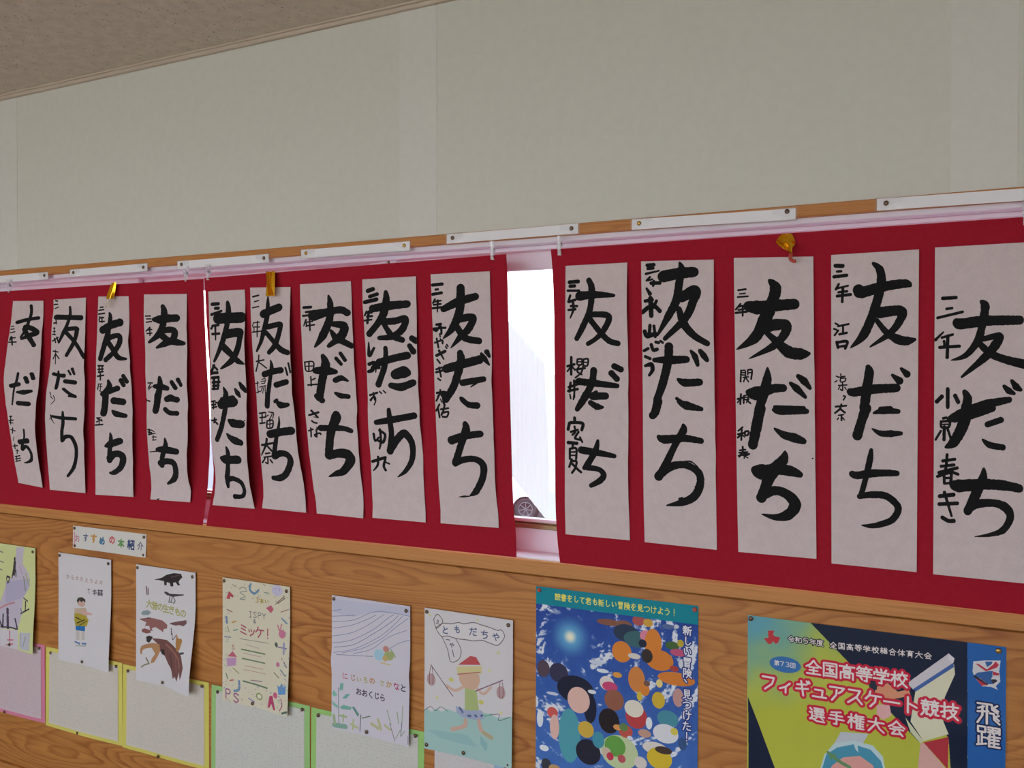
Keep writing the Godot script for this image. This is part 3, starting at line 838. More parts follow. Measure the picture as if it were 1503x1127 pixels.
# strokes of the printed and handwritten characters, on a field of 100 by 100
const GLYPHS := {
	"読": [[20,5,28,10],[5,18,42,18],[10,32,38,32],[10,45,38,45],[10,60,10,90],[10,60,38,60,38,90],[10,88,38,88],[50,15,95,15],[72,4,72,32],[54,30,92,30],[48,42,48,52],[48,42,97,42,95,52],[64,55,60,75,46,95],[78,55,78,90,96,92,96,80]],
	"書": [[20,12,80,12,80,34],[8,23,95,23],[20,34,80,34],[15,45,85,45],[5,56,97,56],[50,3,50,56],[25,66,25,97],[25,66,77,66,77,97],[25,81,77,81],[25,95,77,95]],
	"を": [[18,20,78,18],[45,5,38,28,15,58],[28,50,40,42,50,50,50,68],[85,38,50,58,32,78,45,92,80,92]],
	"し": [[35,8,33,65,45,88,65,86,85,65]],
	"て": [[12,20,88,15],[88,15,58,28,42,50,45,75,70,92]],
	"君": [[20,12,76,12,76,44],[5,28,96,28],[18,44,76,44],[50,12,38,50,8,82],[32,62,32,96],[32,62,84,62,84,96],[32,94,84,94]],
	"も": [[45,5,40,60,45,85,65,90,82,78,82,60],[20,30,75,28],[20,52,75,50]],
	"新": [[28,3,28,14],[8,15,48,15],[18,18,22,32],[40,18,35,32],[4,35,52,35],[5,52,50,52],[28,35,28,97],[27,54,6,80],[30,56,48,74],[90,8,62,18],[62,18,62,58,52,92],[62,42,97,42],[82,42,82,97]],
	"い": [[20,20,22,55,32,78,42,65],[72,22,84,40,86,62]],
	"冒": [[18,5,18,38],[18,5,84,5,84,38],[30,18,72,18],[30,30,72,30],[28,44,28,97],[28,44,74,44,74,97],[28,62,74,62],[28,79,74,79],[28,96,74,96]],
	"険": [[10,8,10,97],[10,8,36,8,26,34,36,52,30,66,20,62],[68,3,58,22,42,36],[68,3,80,22,97,34],[55,36,84,36],[50,46,50,66],[50,46,90,46,90,66],[50,66,90,66],[70,36,68,68,44,97],[70,68,80,84,98,96]],
	"見": [[25,6,25,60],[25,6,76,6,76,60],[25,24,76,24],[25,42,76,42],[25,60,76,60],[40,60,34,82,8,96],[60,60,60,90,94,93,95,78]],
	"つ": [[8,35,50,22,85,30,90,55,70,78,40,86]],
	"け": [[18,10,14,50,20,88],[42,32,95,30],[70,8,72,50,66,78,50,94]],
	"よ": [[50,6,50,70,40,88,20,86,18,74,35,66,60,74,85,90],[50,32,82,30]],
	"う": [[35,6,62,14],[15,38,55,28,78,40,75,65,55,84,35,95]],
	"!": [[50,5,50,65],[50,88,50,92]],
	"た": [[10,25,62,22],[38,5,28,50,10,92],[52,48,90,46],[52,70,58,86,92,86]],
	"、": [[20,10,45,35]],
	"令": [[50,3,30,28,4,46],[50,3,70,28,97,46],[32,42,70,42],[18,58,80,58,78,84,66,84],[46,58,46,97]],
	"和": [[42,6,8,14],[4,30,50,30],[27,12,27,97],[26,34,5,66],[28,36,48,58],[58,22,58,90],[58,22,94,22,94,90],[58,86,94,86]],
	"5": [[78,8,32,8,28,45,55,36,80,52,80,72,58,90,25,84]],
	"年": [[30,3,8,35],[25,20,92,20],[24,44,86,44],[26,44,26,68],[3,68,97,68],[56,20,56,98]],
	"度": [[52,2,52,12],[14,14,96,14],[14,14,14,55,4,95],[24,30,94,30],[42,20,42,46],[72,20,72,46],[42,46,72,46],[28,58,82,58,60,82,22,97],[38,62,62,84,96,97]],
	"全": [[50,3,30,30,4,46],[50,3,70,30,97,46],[22,48,78,48],[24,70,76,70],[50,48,50,93],[8,93,93,93]],
	"国": [[10,8,10,97],[10,8,90,8,90,97],[10,92,90,92],[26,24,74,24],[30,48,70,48],[24,76,78,76],[50,24,50,76],[60,56,70,68]],
	"高": [[50,2,50,14],[5,15,96,15],[30,25,30,42],[30,25,70,25,70,42],[30,42,70,42],[12,54,12,97],[12,54,88,54,88,96],[34,66,34,88],[34,66,66,66,66,88],[34,86,66,86]],
	"等": [[22,2,8,22],[18,12,48,12],[28,14,34,24],[64,2,52,20],[60,12,96,12],[72,14,80,24],[18,32,84,32],[50,24,50,46],[5,46,96,46],[8,62,94,62],[68,46,68,94,54,92],[28,70,40,86]],
	"学": [[20,5,28,20],[48,2,52,18],[80,4,68,20],[8,24,8,40],[8,24,93,24,90,40],[26,40,74,40,54,56],[52,54,52,94,38,92],[4,64,97,64]],
	"校": [[4,28,44,28],[25,3,25,97],[24,32,4,68],[26,36,42,56],[70,2,70,18],[46,20,97,20],[60,24,46,46],[78,24,95,44],[84,46,72,72,42,97],[54,48,70,74,97,97]],
	"総": [[24,3,8,24,26,26],[38,16,8,48],[8,48,42,44],[26,48,26,95],[12,58,6,78],[38,56,44,72],[62,5,50,26],[78,4,94,24],[70,18,56,42,86,40],[80,32,92,46],[58,60,52,80],[64,54,64,88,84,88,84,78],[72,54,78,66],[88,58,96,76]],
	"合": [[50,3,30,26,4,44],[50,3,70,26,97,44],[32,44,68,44],[24,58,24,97],[24,58,76,58,76,97],[24,93,76,93]],
	"体": [[28,3,18,30,3,52],[20,28,20,97],[36,28,97,28],[66,3,66,97],[64,30,52,58,34,74],[68,30,80,58,97,74],[50,76,84,76]],
	"育": [[50,2,50,12],[5,14,96,14],[46,16,28,36,76,34],[64,24,80,42],[24,48,24,97],[24,48,76,48,76,94,66,96],[24,62,76,62],[24,76,76,76]],
	"大": [[5,34,96,34],[50,3,46,45,5,96],[52,38,70,72,97,95]],
	"会": [[50,3,30,26,4,44],[50,3,70,26,97,44],[30,42,72,42],[12,58,90,58],[44,60,24,90,78,86],[66,70,86,96]],
	"第": [[22,2,8,22],[18,12,48,12],[28,14,34,24],[64,2,52,20],[60,12,96,12],[72,14,80,24],[16,34,82,34,82,50],[16,50,82,50],[16,50,12,66,88,66,84,86,74,86],[48,26,48,97],[46,66,30,84,6,95]],
	"7": [[20,10,80,10,55,50,45,92]],
	"3": [[22,12,55,6,76,24,50,46,80,60,74,84,46,92,20,84]],
	"回": [[10,8,10,97],[10,8,90,8,90,97],[10,94,90,94],[34,32,34,70],[34,32,66,32,66,70],[34,70,66,70]],
	"フ": [[12,14,86,14,74,54,28,94]],
	"ィ": [[80,34,52,60,18,74],[54,58,54,97]],
	"ギ": [[18,30,78,24],[12,58,88,50],[44,5,58,97],[78,3,86,16],[90,2,97,13]],
	"ュ": [[24,46,70,46,66,88],[10,90,92,90]],
	"ア": [[8,12,92,12,78,32,60,46],[48,28,46,58,20,94]],
	"ス": [[14,12,80,12,62,50,10,92],[58,54,92,92]],
	"ケ": [[34,3,26,30,6,52],[26,28,96,28],[66,28,62,64,34,96]],
	"ー": [[6,50,94,50]],
	"ト": [[35,3,35,97],[35,38,84,60]],
	"競": [[26,2,26,10],[6,12,46,12],[16,14,20,24],[36,14,32,24],[3,28,48,28],[12,38,12,58],[12,38,42,38,42,58],[12,57,42,57],[20,58,16,80,3,96],[32,58,32,88,48,88],[76,2,76,10],[56,12,96,12],[66,14,70,24],[86,14,82,24],[53,28,98,28],[62,38,62,58],[62,38,92,38,92,58],[62,57,92,57],[70,58,66,80,53,96],[82,58,82,88,98,88]],
	"技": [[4,28,42,28],[24,3,24,90,14,86],[4,62,42,48],[44,24,97,24],[70,3,70,44],[48,46,88,46,72,74,40,97],[54,50,72,76,97,97]],
	"選": [[8,8,18,20],[4,36,20,36,20,70,6,84],[6,82,22,80,50,94,97,94],[34,6,58,6,58,18,36,20,36,30,60,28],[66,6,90,6,90,18,68,20,68,30,94,28],[38,44,92,44],[50,36,50,60],[78,36,78,60],[32,60,97,60],[52,66,38,80],[74,66,90,80]],
	"手": [[78,6,20,14],[14,34,88,34],[4,58,97,58],[52,12,52,92,36,90]],
	"権": [[4,28,40,28],[22,3,22,97],[20,32,3,66],[24,36,38,54],[52,3,46,16],[48,12,97,12],[44,28,97,28],[58,14,58,34],[80,14,80,34],[56,32,44,56],[54,44,54,97],[54,46,97,46],[54,62,94,62],[54,78,94,78],[54,95,97,95],[76,34,76,95]],
	"飛": [[8,8,66,8,68,30,90,44],[88,10,72,22],[76,24,92,34],[8,46,52,40],[28,20,28,60,8,96],[46,14,46,97],[34,20,10,30],[58,48,74,48,76,74,97,92],[94,54,78,62],[80,64,95,76]],
	"躍": [[8,6,8,30],[8,6,38,6,38,30],[8,30,38,30],[24,30,24,88],[24,56,40,56],[10,52,10,92],[4,94,42,84],[50,6,68,6,68,32],[50,16,62,18],[50,28,64,26],[76,6,95,6,95,32],[76,16,90,18],[76,28,90,26],[58,36,48,60],[54,50,54,97],[56,48,97,48],[56,62,92,62],[56,78,92,78],[56,95,97,95],[74,38,74,95]],
	"お": [[12,28,60,26],[36,5,36,75,24,88,14,76,30,60,62,50,86,64,78,86,58,92],[72,18,88,32]],
	"す": [[8,24,92,22],[55,4,56,55,46,68,34,58,42,44,56,52,56,74,36,95]],
	"め": [[22,20,40,78],[68,8,56,50,26,84,12,70,22,46,55,32,84,46,84,74,58,92]],
	"の": [[52,18,44,60,26,80,12,62,20,34,50,16,82,34,86,62,58,88]],
	"本": [[6,28,95,28],[50,3,50,97],[48,30,30,60,5,80],[52,30,70,60,96,80],[30,72,70,72]],
	"紹": [[24,3,8,24,26,26],[38,16,8,48],[8,48,42,44],[26,48,26,95],[12,58,6,78],[38,56,44,72],[52,10,92,10,88,42,76,42],[70,12,66,34,48,48],[56,56,56,95],[56,56,90,56,90,95],[56,92,90,92]],
	"介": [[50,3,30,30,4,50],[50,3,70,30,97,50],[34,44,32,70,16,97],[66,44,66,97]],
	"昔": [[8,22,92,22],[32,4,32,40],[68,4,68,40],[4,42,96,42],[26,54,26,97],[26,54,74,54,74,97],[26,74,74,74],[26,94,74,94]],
	"生": [[26,5,8,40],[22,26,90,26],[18,56,84,56],[5,92,96,92],[52,5,52,92]],
	"き": [[16,24,78,16],[18,42,84,34],[38,4,70,60],[24,66,30,86,72,92]],
	"I": [[30,8,70,8],[50,8,50,92],[30,92,70,92]],
	"S": [[78,18,50,6,24,22,50,48,78,70,52,92,22,80]],
	"P": [[26,92,26,50,26,8,66,8,78,28,62,48,26,48]],
	"Y": [[18,8,50,48],[82,8,50,48,50,92]],
	"&": [[80,90,30,30,45,10,60,26,24,66,40,92,78,62]],
	"ミ": [[24,12,78,28],[22,42,72,56],[16,74,82,94]],
	"ッ": [[18,44,26,62],[44,38,52,56],[84,42,70,74,36,96]],
	"に": [[18,10,12,50,20,90],[46,26,84,24],[42,66,50,84,90,82]],
	"じ": [[35,8,33,65,45,88,65,86,85,65],[60,14,68,28],[76,8,84,22]],
	"ろ": [[22,12,70,12,28,56,60,44,82,60,72,86,40,92]],
	"さ": [[12,30,86,22],[40,5,70,56],[24,62,34,86,72,90]],
	"か": [[8,32,60,28,58,70,40,90],[36,6,28,50,8,90],[72,20,92,50]],
	"な": [[8,24,54,22],[34,4,12,58],[68,14,92,34],[64,40,66,76,48,90,34,78,52,70,90,88]],
	"と": [[30,5,42,42],[82,26,34,52,20,76,40,90,84,88]],
	"く": [[72,5,28,48,74,94]],
	"ら": [[36,5,62,14],[26,30,22,62,58,46,82,62,70,86,34,94]],
	"だ": [[10,25,62,22],[38,5,28,50,10,92],[52,48,90,46],[52,70,58,86,92,86],[74,8,80,22],[88,4,94,18]],
	"ち": [[10,26,86,22],[46,4,32,52,62,42,84,58,72,82,36,94]],
	"や": [[10,46,60,28,84,34,86,52,64,58],[58,8,66,24],[26,20,54,95]],
	"え": [[40,4,62,12],[22,32,76,30,14,92],[42,64,56,88,90,90]],
}
const TITLE_MM := [["全国高等学校", 144, 99, 317, 97, 33], ["フィギュアスケート競技", 47, 148, 413, 148, 34], ["選手権大会", 152, 202, 313, 202, 33]]
const SMALL_MM := [["令和5年度", 96, 42, 157, 42, 14.5, 5, "1c2236", 1.7], ["全国高等学校総合体育大会", 185, 43, 372, 39, 14.5, 4.6, "1c2236", 1.7], ["第73回", 65, 101, 100, 101, 11.5, 0, "1c2236", 1.5], ["飛躍", 483, 141, 484, 188, 44, 10, "1d2c58", 4.2]]
const EMBLEM_MM := [["dcdce2", [456, 38, 477, 33, 505, 29, 503, 51, 505, 72, 497, 83, 501, 90, 489, 86, 472, 87, 458, 69, 455, 60]], ["c23c50", [460, 42, 466, 42, 481, 51, 492, 39, 496, 32, 502, 38, 499, 44, 487, 51, 479, 55]], ["3a68a8", [458, 66, 464, 60, 491, 52, 491, 64, 488, 70, 493, 79, 483, 81, 472, 73]], ["3a68a8", [477, 35, 491, 33, 489, 39, 481, 46]], ["c23c50", [461, 72, 472, 73, 483, 83, 471, 86]], ["c23c50", [491, 53, 503, 56, 502, 60, 492, 61]], ["3a3440", [488, 70, 497, 69, 500, 72, 492, 79]], ["3a3440", [457, 66, 461, 67, 483, 81, 482, 83, 458, 71]]]

const PANELS := [
	{"at": [-3135, 1848, -3137, 1069, -2044, 1847, -2046, 1069], "zl": [26, 26, 26, 27, 27, 27, 27, 28, 28, 28, 28, 28, 29, 29, 29, 29, 30, 30, 30], "zr": [22, 21, 19, 17, 14, 12, 9, 6, 3, 0, -2, -3, -4, -3, 1, 4, 10, 18, 26]},
	{"at": [-2040, 1849, -2031, 1069, -979, 1860, -946, 1075], "zl": [22, 19, 17, 15, 12, 9, 5, 4, 3, 2, 1, 1, 0, -4, -8, -5, 4, 15, 26], "zr": [22, 19, 20, 21, 23, 24, 26, 28, 29, 30, 31, 32, 33, 34, 34, 34, 27, 25, 26]},
	{"at": [-853, 1864, -824, 1073, 238, 1864, 267, 1069], "zl": [22, 16, 14, 14, 15, 18, 20, 22, 24, 27, 30, 34, 36, 39, 42, 43, 41, 36, 26], "zr": [22, 22, 22, 23, 23, 23, 23, 24, 24, 24, 24, 24, 25, 25, 25, 25, 26, 26, 26]},
]
const SHEETS := [
	{"at": [-2972, 1810, -2939, 1153, -2805, 1805, -2809, 1143], "zl": [28, 33, 38, 45, 52, 59, 65, 71, 74, 73, 70, 66, 62, 58, 54, 49, 45, 39, 34], "zr": [28, 28, 30, 32, 35, 39, 42, 45, 48, 51, 56, 60, 60, 59, 56, 50, 44, 38, 32], "k": 1.70, "ink": [[243,41,24,250,80,24,245,126,24,221,180,24,201,242,29,142,313,14],[83,185,31,202,161,31,339,145,30],[192,223,43,267,234,42,332,268,42,242,296,42,155,327,19],[178,243,36,238,304,36,311,375,35],[162,619,19,152,678,19,123,741,14,102,804,12],[113,766,12,84,889,12],[86,729,36,175,711,36],[248,654,31,269,688,30],[320,619,30,338,654,30],[150,780,17,236,776,42,317,762,25],[162,872,39,299,871,39],[223,1093,17,222,1162,17,179,1228,29,167,1263,34],[140,1204,43,264,1184,42],[167,1263,34,244,1234,29,297,1279,29,287,1342,30,213,1373,17,163,1380,7],[15,221,10,40,219,10],[16,246,10,50,243,10],[12,276,10,63,267,10],[31,309,12,20,339,12],[21,323,12,77,318,12],[11,358,12,93,355,12],[38,315,12,54,381,12],[28,996,9,65,990,9],[49,988,10,31,1060,10],[12,1030,12,75,1022,12],[13,1044,9,66,1048,9],[19,1108,10,87,1114,10],[53,1090,10,37,1138,10],[52,1168,7,36,1202,7],[14,1251,11,93,1239,11],[51,1229,11,45,1270,11],[51,1285,9,96,1285,9],[77,1274,9,63,1311,9],[24,1341,10,105,1325,10],[20,1362,10,110,1346,10],[19,1384,10,102,1366,10],[48,1334,9,40,1381,9]]},
	{"at": [-2752, 1807, -2771, 1138, -2585, 1808, -2590, 1137], "zl": [27, 26, 31, 33, 33, 33, 36, 40, 45, 50, 52, 53, 51, 49, 45, 42, 38, 34, 31], "zr": [26, 27, 28, 30, 32, 33, 33, 33, 33, 33, 34, 35, 35, 35, 34, 32, 30, 29, 28], "k": 1.43, "ink": [[207,69,21,213,132,29,187,205,29,143,278,33,92,355,18],[44,145,43,344,160,42],[176,249,36,288,245,36,305,267,36,281,348,36,191,461,29],[170,271,33,276,347,32,344,415,32,400,477,32],[106,589,13,111,650,28,98,728,28],[53,612,28,117,624,28,174,627,34],[227,586,18,250,616,18],[268,572,24,291,612,24],[195,672,36,300,682,36],[182,735,24,243,771,24,310,792,24],[244,791,21,315,797,21],[183,921,15,184,1010,24,172,1085,24,174,1159,24],[68,958,18,166,970,29,310,975,27],[179,1151,31,209,1124,34,276,1125,28,317,1197,27,315,1285,27,277,1375,28,213,1445,20],[28,9,13,50,14,13],[9,40,12,49,40,12],[18,74,9,64,63,9],[42,159,10,56,201,10],[24,194,13,51,193,13],[20,237,8,42,238,8],[19,264,8,46,264,8],[12,286,10,50,291,10],[32,230,8,34,283,8],[15,342,12,82,314,11],[38,320,12,53,354,12],[66,310,12,86,355,11],[27,425,12,83,433,11],[54,418,8,62,530,8],[52,448,10,30,489,10],[57,448,10,106,489,10],[37,762,7,49,785,7],[45,794,7,70,816,7],[78,789,7,93,826,7,55,861,5],[55,947,8,72,988,8,99,1020,3],[73,954,7,44,985,3]]},
	{"at": [-2524, 1809, -2539, 1135, -2379, 1805, -2357, 1139], "zl": [25, 26, 27, 28, 30, 31, 31, 31, 32, 33, 34, 34, 34, 33, 31, 30, 29, 28, 28], "zr": [24, 23, 23, 26, 29, 28, 25, 23, 22, 22, 23, 23, 23, 23, 24, 25, 26, 27, 26], "k": 1.48, "ink": [[148,127,11,163,166,35,139,288,47,105,374,47,50,493,36],[74,263,63,174,227,63,281,206,63],[159,324,47,273,309,39,290,359,41,228,431,41,115,500,39],[145,360,43,206,417,42,268,481,42,354,491,17],[143,661,16,158,711,47,104,762,47],[85,769,44,244,724,44],[115,781,49,108,867,49,94,925,49],[281,659,35,314,698,34],[309,627,35,351,669,34],[210,822,55,304,829,55],[191,901,16,235,925,47,323,938,34],[166,1074,8,174,1117,32,157,1210,35,154,1296,39],[110,1183,16,163,1167,55,260,1139,52],[159,1275,52,199,1245,52,266,1242,52,299,1277,47,276,1342,44,208,1387,39,164,1393,20],[30,85,12,67,83,12],[13,108,12,77,103,12],[11,138,13,86,132,13],[27,160,11,20,187,11],[33,169,13,76,166,13],[24,198,12,86,196,12],[55,162,11,58,205,11],[27,547,14,82,547,14],[24,576,13,82,572,13],[29,598,14,80,593,14],[37,547,11,36,598,11],[71,547,11,71,597,11],[19,630,14,87,622,14],[50,605,13,51,659,13],[30,691,8,71,691,8],[30,691,8,23,734,8],[42,713,7,72,712,7],[51,691,7,53,741,7],[41,745,6,64,752,6],[22,959,10,66,958,9],[27,966,11,81,983,11],[76,972,9,18,992,10],[9,1017,13,86,1011,13],[49,962,8,48,1012,8]]},
	{"at": [-2306, 1808, -2279, 1136, -2114, 1802, -2104, 1138], "zl": [24, 26, 28, 28, 26, 26, 27, 29, 29, 28, 27, 29, 30, 29, 27, 25, 20, 19, 25], "zr": [23, 25, 26, 27, 26, 26, 26, 26, 27, 27, 27, 27, 29, 30, 32, 33, 29, 18, 22], "k": 1.26, "ink": [[178,90,29,193,138,49,180,234,49,133,308,49,40,367,21],[90,193,24,145,193,62,208,186,65,303,182,56],[168,278,49,260,271,48,291,293,48,264,351,48,188,378,49,112,408,16],[156,308,50,227,352,50,310,366,50,370,373,29],[138,633,21,140,692,45,109,803,47],[88,704,29,149,706,52,209,716,36],[252,668,32,288,711,32],[310,648,31,340,688,31],[195,790,24,248,785,49,299,806,32],[112,771,50,101,845,50,87,890,50],[199,799,45,247,794,45,299,800,45],[182,876,37,225,901,37,297,903,37],[177,1098,13,183,1153,41,146,1243,41,137,1302,45],[99,1186,33,174,1183,57,288,1193,45],[123,1288,49,191,1270,47,262,1282,47,280,1340,47,253,1400,47,176,1444,16],[17,167,11,62,166,11],[27,189,10,68,188,10],[23,214,11,73,208,11],[55,252,10,16,282,10],[30,275,10,72,269,10],[23,301,11,70,297,11],[55,256,10,50,315,10],[21,679,10,67,678,10],[48,686,9,22,720,9],[23,713,7,65,708,7],[56,708,7,26,731,7],[9,813,7,37,816,7],[5,803,7,-3,833,7],[13,818,7,36,821,7],[9,1037,11,37,1040,11],[12,1055,11,45,1058,11],[15,1074,11,54,1067,11],[24,1033,11,25,1074,11],[47,1039,8,70,1050,8],[45,1065,8,83,1064,8],[52,1091,8,91,1090,8],[63,1080,8,60,1117,8],[55,1115,8,89,1112,8],[18,1207,7,93,1199,10],[72,1570,13,90,1562,5]]},
	{"at": [-2024, 1806, -2012, 1135, -1874, 1806, -1836, 1136], "zl": [21, 20, 20, 19, 18, 18, 17, 16, 16, 16, 18, 19, 18, 16, 12, 5, 3, 8, 18], "zr": [21, 20, 23, 28, 32, 32, 32, 33, 35, 37, 39, 41, 42, 42, 42, 40, 37, 29, 21], "k": 1.38, "ink": [[207,85,25,217,141,44,204,245,44,142,386,45,45,513,20],[99,201,79,174,200,79,357,200,78],[201,316,67,332,307,67,352,329,49,313,433,44,247,506,49,119,568,13],[159,409,53,250,469,52,318,514,41,394,536,5],[149,705,13,176,753,41,170,798,46],[134,799,50,255,785,49],[279,714,16,309,744,36,333,773,11],[334,669,16,358,699,37,394,728,32],[123,826,71,267,808,70],[170,761,41,171,843,41,126,987,41,63,1087,38],[203,940,16,258,961,62,348,966,57],[176,1038,8,215,1066,41,274,1087,57,339,1099,41],[167,1139,16,182,1187,38,163,1285,38,144,1361,45,149,1428,25],[88,1218,8,146,1230,66,289,1223,60],[147,1376,49,218,1365,36,305,1389,36,328,1440,29,300,1486,29,222,1495,36],[216,1499,11,287,1498,11],[39,94,27,106,93,26],[72,125,25,105,125,25],[31,170,23,139,146,18],[22,271,20,53,246,10],[35,253,18,108,249,18],[32,313,20,114,311,20],[70,250,20,69,355,12],[43,540,18,-1,604,25],[31,544,18,77,574,18],[11,600,22,77,596,22],[16,634,22,88,630,22],[21,668,20,99,664,20],[34,642,20,32,717,20],[88,641,18,80,713,18],[26,695,20,87,690,20],[13,717,15,80,715,15],[1,809,13,43,804,13],[8,832,13,50,831,13],[14,854,13,63,846,13],[25,809,12,27,861,12],[50,816,13,92,819,13],[5,949,13,65,940,13],[41,929,13,35,963,13],[35,948,15,78,973,15],[375,938,8,380,940,8]]},
	{"at": [-1852, 1811, -1806, 1140, -1695, 1806, -1637, 1139], "zl": [21, 22, 24, 25, 25, 25, 24, 23, 21, 19, 19, 18, 17, 16, 15, 13, 11, 12, 21], "zr": [21, 26, 31, 36, 40, 44, 45, 45, 45, 44, 43, 42, 40, 37, 32, 28, 23, 20, 22], "k": 1.34, "ink": [[179,64,8,178,122,29,172,194,37,132,311,40,94,391,29,44,454,16],[130,191,58,199,169,57,289,144,57],[171,282,40,296,263,40,302,288,40,275,360,40,240,419,40,180,463,32],[159,325,35,241,390,35,307,439,44,374,460,39],[192,517,10,197,571,35,159,681,32,120,806,32],[110,617,45,199,597,45,293,584,44],[340,568,16,358,615,16],[376,535,16,389,596,16],[227,690,40,346,665,40],[200,807,24,225,795,24],[126,762,41,111,841,41],[217,800,16,261,829,49,350,822,24],[236,911,8,226,968,23,180,1074,33,142,1196,41],[122,1040,56,236,1019,56,355,1003,55],[148,1195,46,219,1169,46,284,1180,46,303,1224,46,247,1309,46,177,1347,46,113,1351,33],[26,66,13,84,56,13],[41,101,10,83,94,10],[21,145,10,83,136,10],[27,249,8,14,275,8],[26,253,8,91,247,8],[19,282,9,89,282,9],[10,319,10,110,311,10],[68,242,10,58,351,10],[30,282,8,27,319,8],[31,527,11,118,515,11],[64,483,11,53,530,11,21,597,11],[53,530,11,139,572,11],[3,685,7,38,680,7],[26,670,8,23,750,8],[5,751,8,42,739,8],[76,654,7,117,649,7,108,679,7,72,683,7],[69,669,7,110,664,7],[46,710,7,122,696,7],[111,697,8,104,748,8],[80,709,7,53,742,7],[92,712,7,74,752,7],[23,897,12,83,888,12],[26,927,11,85,921,11],[21,969,12,75,961,12],[52,896,11,43,968,11],[94,891,8,86,917,8,116,905,8],[119,882,8,159,892,8,125,935,8],[142,885,9,177,888,9,161,926,9],[100,947,12,159,941,12,147,990,12,94,996,12,100,947,12],[97,971,8,150,965,8],[129,946,8,121,991,8],[24,1123,17,141,1102,16],[82,1075,18,63,1125,18,9,1196,8],[70,1117,15,105,1145,15,136,1166,15],[55,1182,12,101,1174,12],[35,1209,12,114,1197,12],[74,1203,12,68,1249,12,47,1246,12],[45,1216,12,13,1248,12],[99,1224,13,117,1242,13]]},
	{"at": [-1658, 1812, -1596, 1140, -1474, 1813, -1429, 1139], "zl": [22, 25, 28, 31, 32, 34, 35, 36, 37, 38, 40, 40, 39, 38, 35, 32, 29, 23, 23], "zr": [22, 22, 24, 25, 26, 27, 27, 27, 28, 28, 29, 30, 31, 32, 29, 24, 20, 20, 26], "k": 1.20, "ink": [[223,88,12,235,145,41,228,242,50,171,354,55,102,433,13],[103,219,75,229,197,50,316,189,49,363,210,46],[235,280,33,333,298,57,309,365,58,210,430,25],[233,325,17,273,379,49,324,402,41,384,430,41],[159,493,25,177,558,58,140,679,55,117,777,50],[97,595,42,175,595,66,252,603,30],[262,513,26,299,551,26],[299,480,25,331,525,25],[249,660,38,293,645,38,344,663,13],[244,746,20,287,764,38,343,768,16],[96,767,38,138,797,38],[278,762,33,339,768,33],[234,875,17,241,908,66,195,1007,55,163,1160,55],[113,983,42,214,981,41,293,981,36,349,995,33],[162,1167,55,237,1149,58,309,1153,66,330,1197,62,263,1268,49,215,1285,41,139,1311,5],[26,162,20,82,161,20],[43,194,17,82,191,17],[19,219,15,86,216,15],[42,247,12,22,288,8],[36,264,10,93,260,10],[44,289,12,105,283,12],[70,244,12,70,320,12],[45,266,10,42,293,10],[14,537,10,83,536,10,76,591,10,23,595,10,16,537,10],[21,566,8,80,563,8],[50,538,10,45,595,10],[56,637,10,56,698,10],[59,660,10,90,648,10],[31,693,12,99,688,12],[28,898,15,104,877,15],[48,867,15,97,912,12],[92,912,8,62,909,5],[47,936,12,63,947,12,85,950,12],[14,1005,11,51,993,11],[34,986,12,31,1043,12],[82,980,8,86,996,8],[77,996,12,77,1042,12,61,1031,12,101,1018,12,110,1025,12]]},
	{"at": [-1434, 1816, -1397, 1143, -1255, 1816, -1220, 1144], "zl": [22, 24, 26, 24, 23, 21, 21, 21, 22, 22, 25, 26, 25, 22, 21, 21, 22, 21, 26], "zr": [22, 24, 26, 28, 31, 33, 34, 35, 36, 36, 35, 34, 31, 28, 28, 28, 28, 26, 28], "k": 1.14, "ink": [[176,91,25,179,144,49,159,225,54,110,291,45,38,361,42],[75,196,50,204,182,57,332,176,49],[142,284,46,234,283,46,317,271,44,289,340,49,211,383,41,112,390,28],[158,307,33,212,376,44,292,407,37],[156,457,30,157,502,33,143,584,41,92,693,43],[104,550,50,215,525,49,325,507,52],[346,445,32,372,482,40],[364,397,39,395,416,39],[229,629,65,294,614,76,330,622,32],[189,700,36,272,710,54,365,681,44],[167,859,28,172,926,36,177,1015,36,157,1128,46],[64,943,33,190,922,46,361,892,42],[165,1113,43,223,1044,49,280,1009,52,326,1070,41,317,1174,36,268,1250,29,205,1294,5],[42,78,30,80,68,30],[55,116,25,110,103,25],[17,152,28,106,137,28],[26,213,13,10,239,13],[20,224,15,64,222,15],[27,247,15,66,245,15],[2,273,13,60,268,13],[43,214,17,27,289,17],[27,417,8,29,500,30,68,455,17],[21,561,25,67,553,25,46,598,30,13,610,20],[47,583,23,102,584,23],[80,569,18,73,614,8],[19,765,15,80,748,15],[48,749,12,56,795,12],[99,741,10,113,753,10],[127,734,10,145,749,10],[46,776,10,24,802,10],[52,766,10,19,797,10,56,774,10,65,800,10,52,827,10],[46,780,10,65,794,10],[39,1019,18,48,1064,15,77,1041,13],[86,995,18,128,1021,18,109,1070,20,75,1064,17],[91,988,17,92,1063,17,76,1116,12],[13,1202,20,118,1171,20],[60,1170,17,53,1223,17,17,1262,8],[115,1186,18,101,1228,18,114,1254,18],[124,1204,12,145,1211,12]]},
